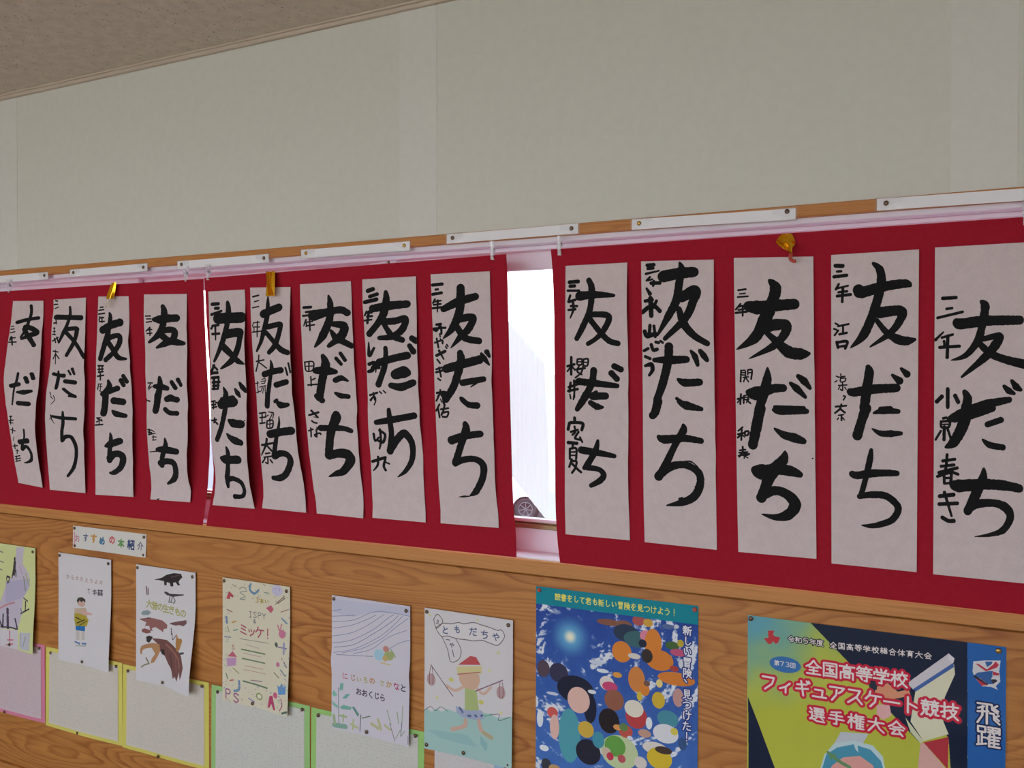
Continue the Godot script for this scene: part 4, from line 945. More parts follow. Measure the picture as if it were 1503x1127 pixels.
	{"at": [-1208, 1819, -1172, 1146, -1027, 1818, -995, 1148], "zl": [22, 22, 23, 24, 24, 25, 26, 27, 28, 29, 29, 29, 29, 30, 30, 30, 29, 26, 29], "zr": [22, 24, 25, 27, 28, 30, 32, 34, 36, 37, 38, 39, 40, 40, 40, 40, 38, 31, 31], "k": 1.08, "ink": [[203,95,50,201,152,55,190,241,55,145,338,50,72,409,7],[82,223,42,183,181,55,300,152,46],[196,287,48,280,282,46,253,348,49,194,400,41,123,469,5],[170,339,41,227,408,45,319,428,41],[187,501,41,190,558,55,145,693,50,79,792,42],[88,599,55,190,573,55,317,543,54],[331,506,16,351,536,36,385,577,8],[369,496,33,385,525,16],[201,686,41,273,674,41,345,663,36],[290,689,15,255,712,7],[185,783,25,218,806,25],[76,763,50,60,820,8],[194,791,33,235,821,38,294,826,41],[207,938,30,213,979,55,177,1063,46,128,1186,47],[108,1046,55,198,1017,48,313,999,41],[127,1193,33,187,1164,40,268,1157,39,320,1192,46,315,1267,44,267,1352,41,221,1384,8],[141,1398,3,176,1393,13,221,1388,5],[11,68,22,77,65,22],[30,98,15,46,97,15],[8,127,20,70,120,20],[23,160,13,9,182,13],[18,175,12,64,169,12],[13,194,13,63,190,13],[4,216,15,66,211,15],[43,168,15,38,240,8],[28,320,17,58,317,17],[58,317,15,27,358,15,4,346,15,36,343,15,90,341,15],[61,336,15,60,378,15],[48,378,10,51,397,10],[12,434,13,63,420,13,67,439,13],[26,408,13,37,465,13],[51,408,8,55,420,8],[87,458,10,95,470,10],[96,447,10,104,459,10],[22,515,20,82,489,20],[40,484,17,72,538,10],[26,541,12,45,563,12],[16,602,13,58,591,13],[15,621,15,62,610,15],[37,591,13,49,648,13],[27,660,12,44,671,12],[16,751,15,68,743,15],[42,732,12,38,755,12,10,801,12],[42,755,12,66,793,12],[25,763,7,10,801,7],[41,790,8,48,808,8],[30,824,13,5,863,13],[19,847,13,28,904,13],[40,854,13,92,846,13],[68,823,13,57,862,13,42,889,13],[47,877,13,91,869,13,80,899,13,50,900,13]]},
	{"at": [-814, 1821, -802, 1150, -652, 1820, -636, 1149], "zl": [18, 20, 22, 24, 25, 25, 27, 29, 31, 33, 34, 36, 38, 41, 42, 44, 45, 44, 43], "zr": [19, 24, 28, 29, 28, 28, 28, 29, 30, 31, 34, 36, 39, 42, 45, 45, 43, 41, 41], "k": 1.09, "ink": [[156,92,32,175,144,40,163,261,37,114,363,37,75,429,29],[96,182,57,193,177,45,319,186,19],[174,290,35,282,303,37,254,379,35,202,430,29,148,460,27],[157,312,36,228,394,34,284,445,35,338,460,32],[185,616,40,173,686,40,133,760,40],[88,680,42,193,689,42,330,702,29],[137,755,47,111,794,42,78,841,29],[298,630,35,330,662,35],[315,590,35,355,608,35],[177,759,40,257,761,40],[189,741,16,201,737,16],[175,766,42,259,761,42],[162,801,30,204,823,39,242,826,13],[211,1018,17,196,1076,37,148,1155,37,126,1179,25],[107,1076,42,184,1084,42,315,1101,25],[143,1175,34,219,1182,30,249,1211,34,228,1243,37,169,1277,25],[27,98,23,85,96,23],[31,122,21,61,121,21],[15,147,15,91,150,15],[32,176,15,20,213,15],[24,213,18,66,203,18],[37,239,15,79,240,15],[21,261,15,67,258,15],[50,213,16,54,258,16,32,309,8],[14,591,16,59,580,16],[38,539,16,39,639,16],[38,591,11,14,621,11],[42,591,11,63,613,11],[79,550,11,107,550,11,107,580,11,79,580,11,79,550,11],[120,550,11,148,550,11,144,587,11,118,584,11,120,550,11],[80,565,8,107,565,8],[120,567,8,146,569,8],[71,610,13,128,602,13],[91,587,11,79,621,11,108,639,11],[116,591,11,104,628,11,67,658,11],[23,714,16,76,698,16],[20,736,16,80,724,16],[35,688,15,28,740,15],[59,676,16,60,773,10],[31,757,10,36,780,10],[57,757,10,54,784,10],[61,892,19,63,919,19],[27,924,19,19,960,19],[36,920,19,112,922,19,108,960,19],[36,974,14,82,961,14],[61,943,14,65,973,14,48,990,14],[87,973,14,70,996,14,66,1012,14,105,1018,14],[96,1003,12,112,1030,12],[21,1037,21,76,1039,20],[51,1044,14,47,1067,14],[31,1072,14,33,1130,14],[35,1072,14,73,1070,14,74,1128,14],[36,1091,10,69,1089,10],[36,1110,10,70,1109,10],[46,1133,14,29,1177,14],[42,1145,14,76,1143,14,67,1183,14,46,1211,14],[50,1160,15,84,1189,15,105,1204,15]]},
	{"at": [-617, 1821, -599, 1148, -442, 1815, -428, 1145], "zl": [19, 20, 21, 22, 23, 24, 25, 27, 28, 30, 32, 34, 36, 38, 40, 41, 42, 41, 41], "zr": [21, 23, 27, 30, 33, 34, 35, 35, 35, 35, 35, 35, 34, 36, 37, 38, 39, 38, 39], "k": 0.99, "ink": [[215,10,8,226,50,40,212,130,45,198,218,48,153,306,44,88,417,11],[123,88,65,212,72,64,293,66,56],[228,204,56,295,175,72,289,226,48,245,321,45,130,435,24],[210,269,32,237,350,48,292,415,40,364,458,32],[152,479,49,147,556,49,118,675,49,79,780,41],[67,554,24,158,552,49,250,547,40],[274,499,13,297,531,35,311,575,21],[324,498,24,343,523,35,361,548,24],[202,658,16,240,675,45,320,669,40],[193,764,19,215,778,19],[86,784,52,70,844,49,55,864,41],[200,780,16,245,800,48,327,815,24],[227,907,16,226,940,43,179,1023,36,117,1152,45,87,1199,49],[87,980,21,120,993,49,225,980,42,322,989,32],[87,1199,41,154,1142,45,235,1126,39,307,1161,42,316,1225,43,283,1293,48,217,1332,39,129,1356,6],[214,1109,3,265,1105,10,308,1132,3],[290,1242,11,298,1234,11],[202,1315,16,217,1310,16],[35,23,21,72,21,21],[38,42,18,68,40,18],[27,71,15,101,55,10],[49,90,13,30,109,13],[37,109,11,63,102,11],[56,124,21,104,123,21],[71,113,15,67,139,15],[29,153,13,48,183,24],[51,209,28,54,306,28],[21,224,20,62,217,20],[4,287,25,35,261,25],[85,224,18,66,261,18],[70,246,24,103,280,24],[15,395,25,30,421,28,76,406,24],[46,361,20,41,417,20],[69,365,18,76,424,18],[10,503,18,33,491,18],[52,469,21,63,498,21,86,494,21],[79,454,18,95,457,18],[106,448,15,118,457,15],[17,536,18,44,547,18],[16,588,16,51,580,28,58,610,24,39,640,16]]},
	{"at": [-396, 1816, -379, 1145, -223, 1809, -211, 1145], "zl": [21, 22, 24, 26, 27, 29, 30, 31, 32, 34, 35, 36, 37, 38, 39, 39, 40, 39, 39], "zr": [22, 24, 25, 27, 28, 30, 31, 31, 31, 32, 33, 33, 34, 34, 35, 35, 36, 36, 37], "k": 0.95, "ink": [[183,124,19,212,164,61,195,237,61,153,340,73,103,429,57,9,492,5],[71,259,49,117,267,73,216,256,61,305,249,56],[181,362,65,259,358,56,256,406,48,196,472,40,73,540,5],[156,392,24,210,443,40,274,500,64,331,510,61,378,507,13],[167,586,8,164,649,49,145,723,57,123,798,45],[64,718,24,106,724,73,192,696,48,245,691,40],[281,664,16,313,692,40,354,734,19],[321,627,24,349,651,40,377,687,19],[204,794,24,346,793,24],[194,807,16,233,813,40,360,808,29],[127,803,60,104,914,57,86,996,52],[199,906,11,245,937,40,294,949,51,343,965,32],[251,1024,11,240,1069,53,179,1138,73,149,1214,53,126,1274,54],[91,1129,33,129,1138,81,214,1121,56,277,1125,56,323,1140,32],[126,1267,49,197,1232,48,260,1250,51,297,1298,64,264,1352,56,200,1372,35,127,1361,5],[21,174,11,60,169,11],[28,194,8,57,191,8],[18,211,10,71,207,10],[32,248,11,7,278,11],[25,263,10,53,255,10],[21,280,11,57,274,11],[7,296,13,66,289,13],[43,259,11,43,311,11],[30,604,10,27,664,10],[33,604,8,51,604,8,51,626,8,33,627,8],[33,615,8,49,615,8],[65,604,8,65,626,8],[65,601,10,87,601,10,82,648,10],[65,615,8,85,614,8],[40,641,8,68,637,8],[54,630,8,43,663,8],[54,641,8,68,663,8],[10,757,11,39,749,11],[28,731,11,24,783,11],[24,757,8,10,776,8],[46,738,8,67,733,8,63,755,8,46,758,8,46,738,8],[46,747,7,65,745,7],[42,741,10,42,778,10],[56,759,10,77,777,10],[70,755,7,56,774,7],[34,906,10,12,926,10],[9,945,11,47,935,11],[30,918,11,26,974,11],[26,944,11,8,963,11],[30,944,8,44,958,8],[47,928,11,65,927,11,61,946,11,47,947,11,47,928,11],[18,1030,10,47,1025,10],[15,1043,10,57,1037,10],[11,1059,10,67,1046,10],[33,1010,11,32,1036,11,14,1064,11],[36,1044,8,67,1049,8],[36,1059,7,60,1053,7],[46,1054,7,39,1072,7],[46,1062,7,59,1068,7],[386,1053,6,389,1051,6]]},
	{"at": [-186, 1810, -180, 1138, -13, 1811, -13, 1136], "zl": [22, 23, 23, 23, 24, 25, 26, 27, 27, 29, 30, 31, 32, 33, 34, 35, 35, 35, 36], "zr": [24, 24, 25, 25, 26, 27, 27, 28, 28, 29, 30, 30, 31, 31, 32, 33, 33, 34, 34], "k": 0.91, "ink": [[196,55,16,226,89,40,232,154,48,207,269,48,156,405,48,92,475,6],[128,185,56,145,197,59,245,173,51,338,163,44,364,175,13],[224,302,56,324,298,50,310,358,39,263,414,32,183,471,8],[213,341,24,257,400,32,310,437,47,350,445,44,387,438,11],[173,572,24,179,601,48,169,674,51,156,776,50],[88,696,32,108,700,45,189,684,48,304,676,42],[284,612,13,317,641,39],[324,580,13,351,608,36],[231,781,24,278,777,24],[200,802,11,244,790,35,312,791,24],[163,781,56,143,846,48,124,916,51],[194,881,8,232,902,29,279,902,35,326,899,19],[189,987,19,182,1041,35,160,1144,29,143,1211,29],[98,1111,32,125,1117,40,200,1102,40,308,1096,28],[133,1222,26,194,1209,35,262,1213,36,314,1263,36,291,1322,35,237,1352,32,189,1365,24,145,1365,5],[193,1084,4,281,1081,4],[20,56,21,54,59,21],[28,86,13,47,86,13],[13,112,18,73,108,18],[36,151,13,22,177,13],[29,172,11,79,161,11],[35,192,13,75,189,13],[28,211,16,91,206,16],[55,174,15,52,241,15],[20,350,10,33,358,10],[13,378,10,26,383,10],[16,410,11,33,387,11],[33,365,11,82,355,11],[56,366,11,56,402,11],[39,406,13,73,399,13],[26,446,15,32,474,15],[26,448,15,75,443,15,66,478,15],[32,470,13,66,465,13],[24,619,7,34,623,7],[17,649,7,27,642,7],[45,608,7,46,616,7],[34,625,7,65,619,7],[44,630,7,68,629,7,64,645,7,44,647,7,44,630,7],[34,666,7,74,663,7],[53,649,8,54,689,8,44,686,8],[41,671,6,34,686,6],[64,675,6,71,685,6],[58,719,8,67,722,8,58,739,8],[21,774,11,72,768,10],[48,763,11,42,783,11],[45,783,11,18,806,11],[45,787,11,65,803,11],[35,818,8,59,813,8],[49,820,10,49,842,10],[35,831,7,29,839,7],[56,830,7,62,840,7]]},
	{"at": [17, 1813, 18, 1135, 198, 1813, 200, 1133], "zl": [24, 24, 25, 26, 26, 27, 27, 28, 28, 29, 30, 30, 31, 31, 32, 32, 33, 34, 34], "zr": [25, 26, 26, 27, 27, 28, 28, 29, 29, 29, 29, 30, 30, 30, 31, 31, 31, 32, 32], "k": 0.81, "ink": [[187,266,16,202,291,44,193,362,39,175,447,39,128,518,28,69,543,5],[86,355,24,104,370,55,199,358,50,335,358,41],[181,447,23,258,430,34,240,476,47,199,532,39,111,622,11],[178,461,31,223,511,36,282,540,39,353,561,43],[123,693,24,135,725,44,126,774,47],[153,775,47,212,749,44,297,726,28],[276,663,15,294,684,31,315,697,15],[306,638,15,323,666,35,341,680,15],[62,824,25,117,804,66,234,767,32],[129,788,61,115,856,57,81,932,49,47,959,10],[213,844,29,265,821,29],[195,916,10,223,940,32,273,949,29],[200,1052,11,197,1097,41,170,1173,49,137,1257,41],[77,1135,33,102,1140,62,194,1126,52,274,1125,48,336,1135,40],[137,1253,33,177,1220,41,244,1211,36,287,1230,45,303,1272,35,276,1333,32,227,1360,19,166,1375,3],[33,246,18,86,244,17],[48,297,13,71,294,13],[12,339,14,113,313,14],[36,408,8,4,444,16],[30,434,13,74,420,13],[39,452,14,42,477,14],[21,481,16,101,476,16],[54,427,17,52,528,18],[11,741,21,31,717,21],[55,680,19,55,767,19],[85,712,21,97,741,21],[37,821,13,50,817,13],[28,837,13,62,835,13,59,862,13,31,863,13,28,837,13],[31,850,8,59,849,8],[42,862,17,41,923,17],[28,882,12,7,924,12],[56,873,13,69,918,13],[36,1025,15,85,1014,15],[30,1051,15,82,1041,15],[21,1082,17,95,1055,16],[54,994,15,45,1077,15,15,1101,15],[64,1072,15,98,1085,15],[42,1088,15,43,1130,15],[42,1088,15,70,1083,15,68,1132,15],[43,1107,12,70,1104,12],[43,1133,13,71,1128,13],[25,1195,20,81,1183,20],[23,1233,18,96,1223,18],[44,1175,17,73,1285,12],[36,1296,20,61,1310,20,82,1308,20]]},
]
const ART := {
	"drawing0": [[-3.157,-0.634,0.271,0.382], [
		["p", "#c9c0cf", [164,6,207,2,200,63,235,96,242,142,206,188,198,254,176,304,102,314,12,330,13,230,74,213,104,157,111,138,156,105]],
		["p", "#b9b3cc", [104,138,242,114,227,162,198,189,103,219]],
		["l", "#3d3a3e", [156,46,155,53], 9.4],
		["l", "#4a4448", [156,62,151,105], 12.2],
		["l", "#3d3a3e", [147,92,141,120], 4.7],
		["l", "#3d3a3e", [162,90,163,113], 4.7],
		["l", "#45424a", [112,119,126,120], 7.6],
		["l", "#3d3a3e", [108,124,115,144], 4.3],
		["l", "#3d3a3e", [126,122,120,141], 4.2],
		["l", "#c58a95", [67,152,55,177], 6.7],
		["l", "#c98a90", [58,248,103,226,155,210], 5.7],
		["l", "#5b5560", [209,187,231,196], 4.7],
		["l", "#3d3a3e", [220,198,220,233], 5.6],
		["l", "#3d3a3e", [194,245,241,223], 4.7],
		["l", "#8a84a0", [191,227,205,244], 4.3],
		["l", "#3d3a3e", [58,272,80,309], 6.7],
		["l", "#3d3a3e", [88,263,84,311], 7.6],
		["l", "#55495a", [114,241,114,307], 12.3],
		["l", "#3d3a3e", [73,310,128,306], 4.3],
		["l", "#3d3a3e", [158,269,172,304], 7.5],
		["l", "#3d3a3e", [132,305,168,307], 4.7],
		["p", "#d6d0d6", [42,326,176,308,175,384,42,393]],
		["p", "#c2c4cc", [186,316,255,307,248,373,186,377]],
		["l", "#c9727c", [124,320,124,372], 4.8],
		["l", "#c9727c", [109,355,146,350], 3.8],
		["l", "#c9727c", [102,375,142,365], 3.8],
		["l", "#9aa0b2", [194,320,190,367], 3.7],
		["l", "#8e94a0", [226,325,208,365], 3.7],
		["l", "#aab06a", [217,98,238,138], 4.7],
		["l", "#7b8a5e", [206,109,217,159], 3.7],
		["l", "#8c8c86", [64,29,86,32], 4.3],
		["l", "#8c8c86", [68,66,90,69], 4.2],
		["l", "#8c8c86", [64,95,82,98], 4.2],
		["l", "#c9a0b0", [181,74,196,100], 3.7],
	]],
	"drawing1": [[-2.76,-0.637,0.271,0.382], [
		["t", "#a8746c", [51,81,221,83,20,14], 1.6, "からのたとうよの"],
		["l", "#7c7880", [159,112,162,128], 2.7],
		["l", "#7c7880", [155,114,166,112], 2.7],
		["l", "#6d6a72", [180,117,197,114], 4],
		["l", "#6d6a72", [182,125,200,121], 4],
		["l", "#6d6a72", [189,111,189,128], 4],
		["l", "#5d5a62", [206,112,228,111], 4.4],
		["l", "#5d5a62", [206,120,228,119], 4.4],
		["l", "#5d5a62", [206,126,228,125], 4.4],
		["l", "#5d5a62", [208,109,208,128], 3.6],
		["l", "#5d5a62", [225,108,225,127], 3.5],
		["e", "#d3aea2", [122,166,20,12]],
		["p", "#45473f", [98,160,104,149,125,144,142,150,144,159,133,156,122,162,112,157,104,168]],
		["l", "#3a3a36", [130,147,138,159], 3.6],
		["p", "#c8b29c", [86,188,144,179,154,197,151,220,87,228]],
		["p", "#b4a23e", [85,206,111,203,144,207,160,219,150,243,91,251,85,228]],
		["l", "#4a4a2e", [92,219,118,224], 4],
		["l", "#4a4a2e", [99,238,138,222], 4],
		["l", "#6c6a36", [111,245,151,224], 3.6],
		["l", "#dcaaa6", [125,196,173,198], 7.1],
		["p", "#2f74b6", [91,249,141,244,140,262,92,264]],
		["p", "#c9c4c0", [92,265,111,264,111,296,92,299]],
		["p", "#c9c4c0", [121,264,139,262,138,292,121,295]],
		["l", "#d6cfae", [114,265,116,296], 2.7],
		["l", "#6c88b4", [88,306,111,309], 6.3],
		["l", "#6c88b4", [124,307,144,305], 6.2],
		["l", "#a9b0a6", [91,319,143,313], 3.5],
	]],
	"drawing2": [[-2.368,-0.64,0.271,0.388], [
		["p", "#3a3335", [83,43,120,32,142,20,175,11,207,10,213,21,202,30,196,38,203,46,194,50,183,40,172,43,174,54,161,56,157,45,143,44,143,54,132,55,131,42,106,41]],
		["l", "#5b4a4c", [164,26,202,14], 4],
		["l", "#4b4648", [136,79,147,84], 5.5],
		["p", "#4b4648", [131,77,143,75,158,80,191,78,220,75,218,79,194,84,172,89,158,88,144,84]],
		["l", "#5c5a58", [158,88,154,106], 3.2],
		["l", "#5c5a58", [169,89,163,107], 3.2],
		["l", "#5c5a58", [174,90,181,101,174,110], 3.1],
		["l", "#6a7068", [152,109,169,108], 2.3],
		["l", "#857078", [49,69,52,94], 5.6],
		["l", "#857078", [58,74,58,94], 4],
		["t", "#8f8f4a", [63,125,218,137,35,25], 3.6, "大昔の生きもの"],
		["t", "#c8c478", [63,125,218,137,35,25], 1.6, "大昔の生きもの"],
		["p", "#8fa0a6", [23,161,35,151,58,146,72,153,57,163,32,166]],
		["p", "#9a6a66", [17,182,40,177,57,170,91,170,125,172,147,183,146,195,130,199,127,210,116,205,91,198,74,205,80,212,68,213,63,198,46,200,41,205,49,188]],
		["l", "#6e4c4e", [20,181,69,171], 2.5],
		["p", "#94605e", [26,215,40,209,68,211,71,219,51,225,29,223]],
		["p", "#7c5a5a", [158,176,185,168,234,156,236,167,223,177,201,176,188,180,163,179]],
		["l", "#66585a", [166,192,168,212], 3.6],
		["l", "#66585a", [171,207,174,227,190,211], 2.8],
		["p", "#3d3638", [48,236,63,230,80,232,74,241,63,254,51,252]],
		["p", "#7a5450", [74,237,108,234,146,233,179,246,206,258,222,271,236,305,230,333,222,346,217,323,203,357,192,343,179,353,168,323,152,310,135,288,113,275,108,256]],
		["l", "#9c6c60", [141,247,201,278,217,308], 6.4],
		["l", "#62403e", [163,276,173,322], 4.8],
		["l", "#8c5e58", [190,276,200,326], 4.7],
		["p", "#b98a62", [20,281,26,270,46,261,80,252,110,252,113,275,102,293,85,316,68,322,74,305,90,287,74,269,46,275,31,283,28,298,21,297]],
		["p", "#b5844e", [193,256,190,236,193,204,201,219,217,217,222,224,212,253,198,263]],
		["p", "#3a3234", [118,269,132,265,135,284,120,284]],
		["l", "#8a8468", [48,307,59,320], 5.7],
		["l", "#8a8468", [62,323,40,331,25,341], 4],
		["l", "#55545c", [217,264,233,260], 6.3],
	]],
	"drawing3": [[-1.981,-0.642,0.271,0.388], [
		["t", "#5f646e", [116,102,170,101,23,18], 2.1, "ISPY"],
		["t", "#5f646e", [133,121,133,121,16,12], 2.1, "&"],
		["t", "#b24c64", [88,152,185,153,39,30], 4, "ミッケ!"],
		["l", "#7a7a6e", [72,183,188,181], 1.6],
		["l", "#6e8a6a", [79,215,175,216], 3.7],
		["l", "#6e8a6a", [83,243,175,244], 3.7],
		["l", "#6e8a6a", [85,313,185,318], 4.5],
		["l", "#b99a9a", [96,198,151,202], 1.6],
		["l", "#b99a9a", [86,226,159,227], 1.6],
		["l", "#c09088", [93,264,167,264], 1.6],
		["l", "#c09088", [88,277,177,276], 1.6],
		["l", "#a08a92", [117,306,162,302], 3.2],
		["p", "#c2525c", [16,64,27,40,46,52,43,59,32,56,30,66]],
		["l", "#9aa07e", [41,18,57,25], 2.4],
		["l", "#8c988c", [70,29,86,21,99,32,73,39,94,49,73,59,94,59], 2.5],
		["l", "#6a90b0", [116,8,113,26,131,36,148,24], 6.4],
		["l", "#b9b4d4", [214,15,229,17], 15.9],
		["e", "#cbc6dd", [221,17,21,17]],
		["l", "#7c8a6a", [168,4,174,7], 2.4],
		["l", "#8a9a8a", [170,28,188,28], 2.4],
		["l", "#8c7464", [214,59,249,31], 2.7],
		["l", "#8c7464", [224,55,252,36], 2.7],
		["t", "#b09a40", [142,55,180,55,18,14], 2.5, "3本い"],
		["p", "#c76a7e", [178,75,198,64,208,75,198,88]],
		["l", "#b98a74", [236,80,262,70], 2.8],
		["l", "#7f90b4", [16,124,18,140], 8.3],
		["l", "#6f9a8c", [46,161,62,156], 3.2],
		["l", "#8a8a5e", [21,152,27,167], 2.8],
		["l", "#a7765e", [19,99,40,104], 3.3],
		["l", "#d08090", [224,121,231,136,239,117], 4],
		["e", "#d0809c", [241,146,13,13]],
		["l", "#5a6a5c", [219,179,221,184], 10.3],
		["l", "#8a7aa4", [228,187,259,187], 3.2],
		["l", "#9a9ac2", [249,173,249,204], 5.6],
		["p", "#c86a80", [21,246,43,226,61,242]],
		["p", "#c79ac2", [17,251,59,244,56,269,21,277]],
		["t", "#b06a74", [45,214,45,214,18,14], 2.4, "S"],
		["l", "#a8a060", [45,279,69,292], 2.9],
		["l", "#6d7a6a", [15,300,22,316], 3.3],
		["l", "#c8706a", [32,320,45,316], 4.1],
		["t", "#a86a90", [23,363,56,371,38,29], 4.5, "PS"],
		["l", "#7d9aba", [69,316,69,341,50,350], 7.4],
		["e", "#8aa060", [151,350,14,11]],
		["e", "#e8e0cc", [151,350,9,7]],
		["l", "#8a88b4", [106,363,130,371], 3.2],
		["p", "#c04c70", [187,377,195,340,208,336,220,377,213,380,203,362,195,376]],
		["e", "#d06a8a", [220,333,9,9]],
		["p", "#6a9cd0", [228,300,236,305,246,292,254,302,262,295,261,323,233,329]],
		["l", "#b06a80", [243,340,248,358,238,376], 3.5],
		["l", "#5a7464", [248,382,266,375], 5.6],
		["l", "#7c7a94", [251,228,261,242], 3.5],
		["l", "#7c9a8a", [238,253,259,270], 3.6],
		["l", "#8a946a", [213,265,233,278], 3.2],
		["e", "#c77a9c", [228,239,7,7]],
		["l", "#8a90b0", [8,186,35,184], 3.2],
		["l", "#cc9c60", [40,137,56,131], 4.1],
		["l", "#7a98b8", [239,99,259,112], 4.7],
	]],
	"drawing4": [[-1.554,-0.648,0.271,0.39], [
		["p", "#c6c8dc", [1,10,268,5,269,26,203,29,137,33,78,55,3,50]],
		["l", "#8c94b8", [3,46,34,38], 1.6],
		["l", "#8c94b8", [2,62,83,49], 1.7],
		["l", "#8c94b8", [2,78,78,63,137,35,184,26,271,28], 1.6],
		["l", "#8c94b8", [2,97,68,80,122,57,156,39], 1.6],
		["l", "#8c94b8", [2,120,68,102,127,72,184,33], 1.6],
		["l", "#8c94b8", [2,140,68,123,141,85,199,41,217,31], 1.7],
		["l", "#7d85ae", [8,152,78,134,151,91,208,52,231,31], 1.6],
		["l", "#8c94b8", [8,167,83,145,165,101,213,63,245,31], 1.6],
		["l", "#8c94b8", [38,164,108,141,175,104,222,66,264,35], 1.6],
		["l", "#8c94b8", [78,160,141,138,198,97,259,69], 1.6],
		["l", "#8c94b8", [198,132,231,110,268,95], 1.6],
		["l", "#9a9ab4", [18,171,146,158], 2.1],
		["e", "#a9cfe0", [168,150,18,16]],
		["e", "#c98a80", [191,131,10,9]],
		["e", "#a8b47a", [201,148,16,13]],
		["e", "#c9b070", [189,157,9,8]],
		["l", "#9ab07a", [208,131,222,148], 3.9],
		["l", "#d0c060", [175,171,208,172], 2.3],
		["t", "#c0506c", [49,229,49,229,22,18], 2.4, "に"],
		["t", "#b88468", [76,230,76,230,22,18], 2.5, "じ"],
		["t", "#b4aa60", [98,232,120,230,20,16], 2.4, "いろ"],
		["t", "#c08a60", [144,228,144,228,21,18], 2.8, "の"],
		["t", "#b8b064", [179,229,179,229,18,15], 2.4, "さ"],
		["t", "#c09a50", [203,229,203,229,21,17], 2.8, "か"],
		["t", "#b8587c", [228,230,228,230,21,18], 2.7, "な"],
		["t", "#4a4450", [250,231,250,231,21,18], 2.8, "と"],
		["t", "#4a4450", [97,267,180,270,21,18], 2.8, "おおくじら"],
		["l", "#6a7f8a", [24,268,26,373], 2],
		["p", "#7cb8aa", [28,275,32,252,43,252,41,271]],
		["p", "#8cc4b4", [1,288,8,276,21,290,8,297]],
		["p", "#7cb8aa", [38,296,53,281,67,279,53,295]],
		["p", "#8cc4b4", [1,308,23,321,21,329,3,320]],
		["p", "#7cb8aa", [28,324,43,315,73,316,68,325,38,328]],
		["p", "#6a9a90", [73,316,80,313,98,332,93,341]],
		["l", "#8ab0a0", [8,379,51,377], 12.3],
		["l", "#a8bc9a", [8,352,11,372], 9.9],
		["l", "#a8bc8a", [28,348,53,348], 5.7],
		["l", "#a8bc8a", [43,342,41,366], 4],
		["l", "#5e6a70", [104,333,100,382], 2.4],
		["l", "#6a8a68", [108,342,136,331], 2.8],
		["l", "#bcc494", [68,366,93,373], 5.7],
		["l", "#bcc494", [78,352,75,380], 5.7],
		["l", "#c2c49a", [141,352,165,360], 8.8],
		["l", "#c2c49a", [165,336,175,362], 8],
		["l", "#c2c49a", [189,347,208,356], 6.4],
		["l", "#6a6a78", [206,338,224,384], 1.9],
		["l", "#6a6a78", [248,323,244,367], 2],
		["l", "#9ab090", [196,302,210,340], 2.8],
		["l", "#9ab090", [250,281,248,325], 2.7],
		["l", "#9ab090", [231,300,236,331], 2.8],
		["l", "#9ab090", [257,350,245,366], 2.3],
		["l", "#9ab090", [243,349,227,376], 2.3],
		["l", "#7a7a92", [268,360,268,384], 1.5],
		["l", "#7a7a92", [275,359,275,382], 1.5],
	]],
	"drawing5": [[-1.236,-0.646,0.271,0.389], [
		["p", "#a9cdc8", [-2,289,8,276,22,284,39,271,55,278,72,267,98,271,135,260,176,255,207,259,232,263,260,254,274,252,274,395,-2,395]],
		["p", "#9cc4c4", [8,335,74,330,135,327,167,353,121,354,51,351]],
		["p", "#93c0c2", [176,319,198,339,194,360,176,343]],
		["l", "#8cc0b0", [189,265,210,257], 4.8],
		["l", "#6e7880", [0,284,20,270,36,278,53,265,74,273], 1.7],
		["l", "#6e7880", [207,259,232,253,232,269,263,255], 1.6],
		["p", "#e2dee0", [36,51,58,36,107,27,153,22,198,25,225,31,238,30,246,47,227,71,203,69,180,65,153,69,102,71,53,69]],
		["l", "#77706e", [36,51,58,36,86,33,107,27,125,28,153,21,176,24,198,27,225,32,238,30,246,47,227,71,203,69,180,65,153,70,130,70,102,71,74,68,53,71,36,51], 2.1],
		["l", "#77706e", [29,29,41,13,58,30,39,51,29,29], 2.1],
		["l", "#77706e", [55,71,74,105,84,136,109,126,116,99,100,73], 2.1],
		["t", "#56648c", [66,53,66,53,22,19], 2.9, "と"],
		["t", "#56648c", [103,46,103,46,21,19], 2.9, "も"],
		["t", "#56648c", [152,46,152,46,24,21], 2.8, "だ"],
		["t", "#56648c", [187,49,187,49,23,21], 2.8, "ち"],
		["t", "#56648c", [221,50,221,50,22,20], 2.8, "や"],
		["t", "#5a5a68", [42,34,42,34,14,12], 1.7, "え"],
		["l", "#5a5a68", [70,78,81,78], 2],
		["t", "#5a5a68", [87,91,87,91,16,14], 2, "や"],
		["l", "#5a5a68", [89,103,94,122], 2.1],
		["e", "#d8b49c", [142,172,32,32]],
		["p", "#d8cf9a", [103,146,180,134,180,154,105,166]],
		["p", "#c45a5e", [107,141,135,119,144,112,162,112,176,131]],
		["l", "#b86a6c", [105,167,174,151], 2.4],
		["p", "#b2c284", [128,201,164,201,172,254,128,263]],
		["p", "#a8b2ce", [100,254,135,260,180,252,187,273,167,281,121,281,103,272]],
		["l", "#66719e", [112,257,121,267], 5.7],
		["l", "#66719e", [139,274,145,273], 5.7],
		["l", "#66719e", [160,269,164,271], 5.7],
		["l", "#66719e", [178,267,183,264], 4.8],
		["l", "#d9b9a6", [126,197,98,212,72,204], 7.3],
		["l", "#d9b9a6", [167,196,185,207,207,186], 7.2],
		["l", "#7a6a70", [20,154,91,229], 2.4],
		["l", "#8a6a80", [162,203,241,162], 2.8],
		["e", "#bc9ea0", [22,195,14,17]],
		["l", "#8a5a60", [20,159,16,184,17,209], 1.7],
		["l", "#8a5a60", [24,158,28,186,26,207], 1.6],
		["e", "#bc9ea0", [237,195,13,17]],
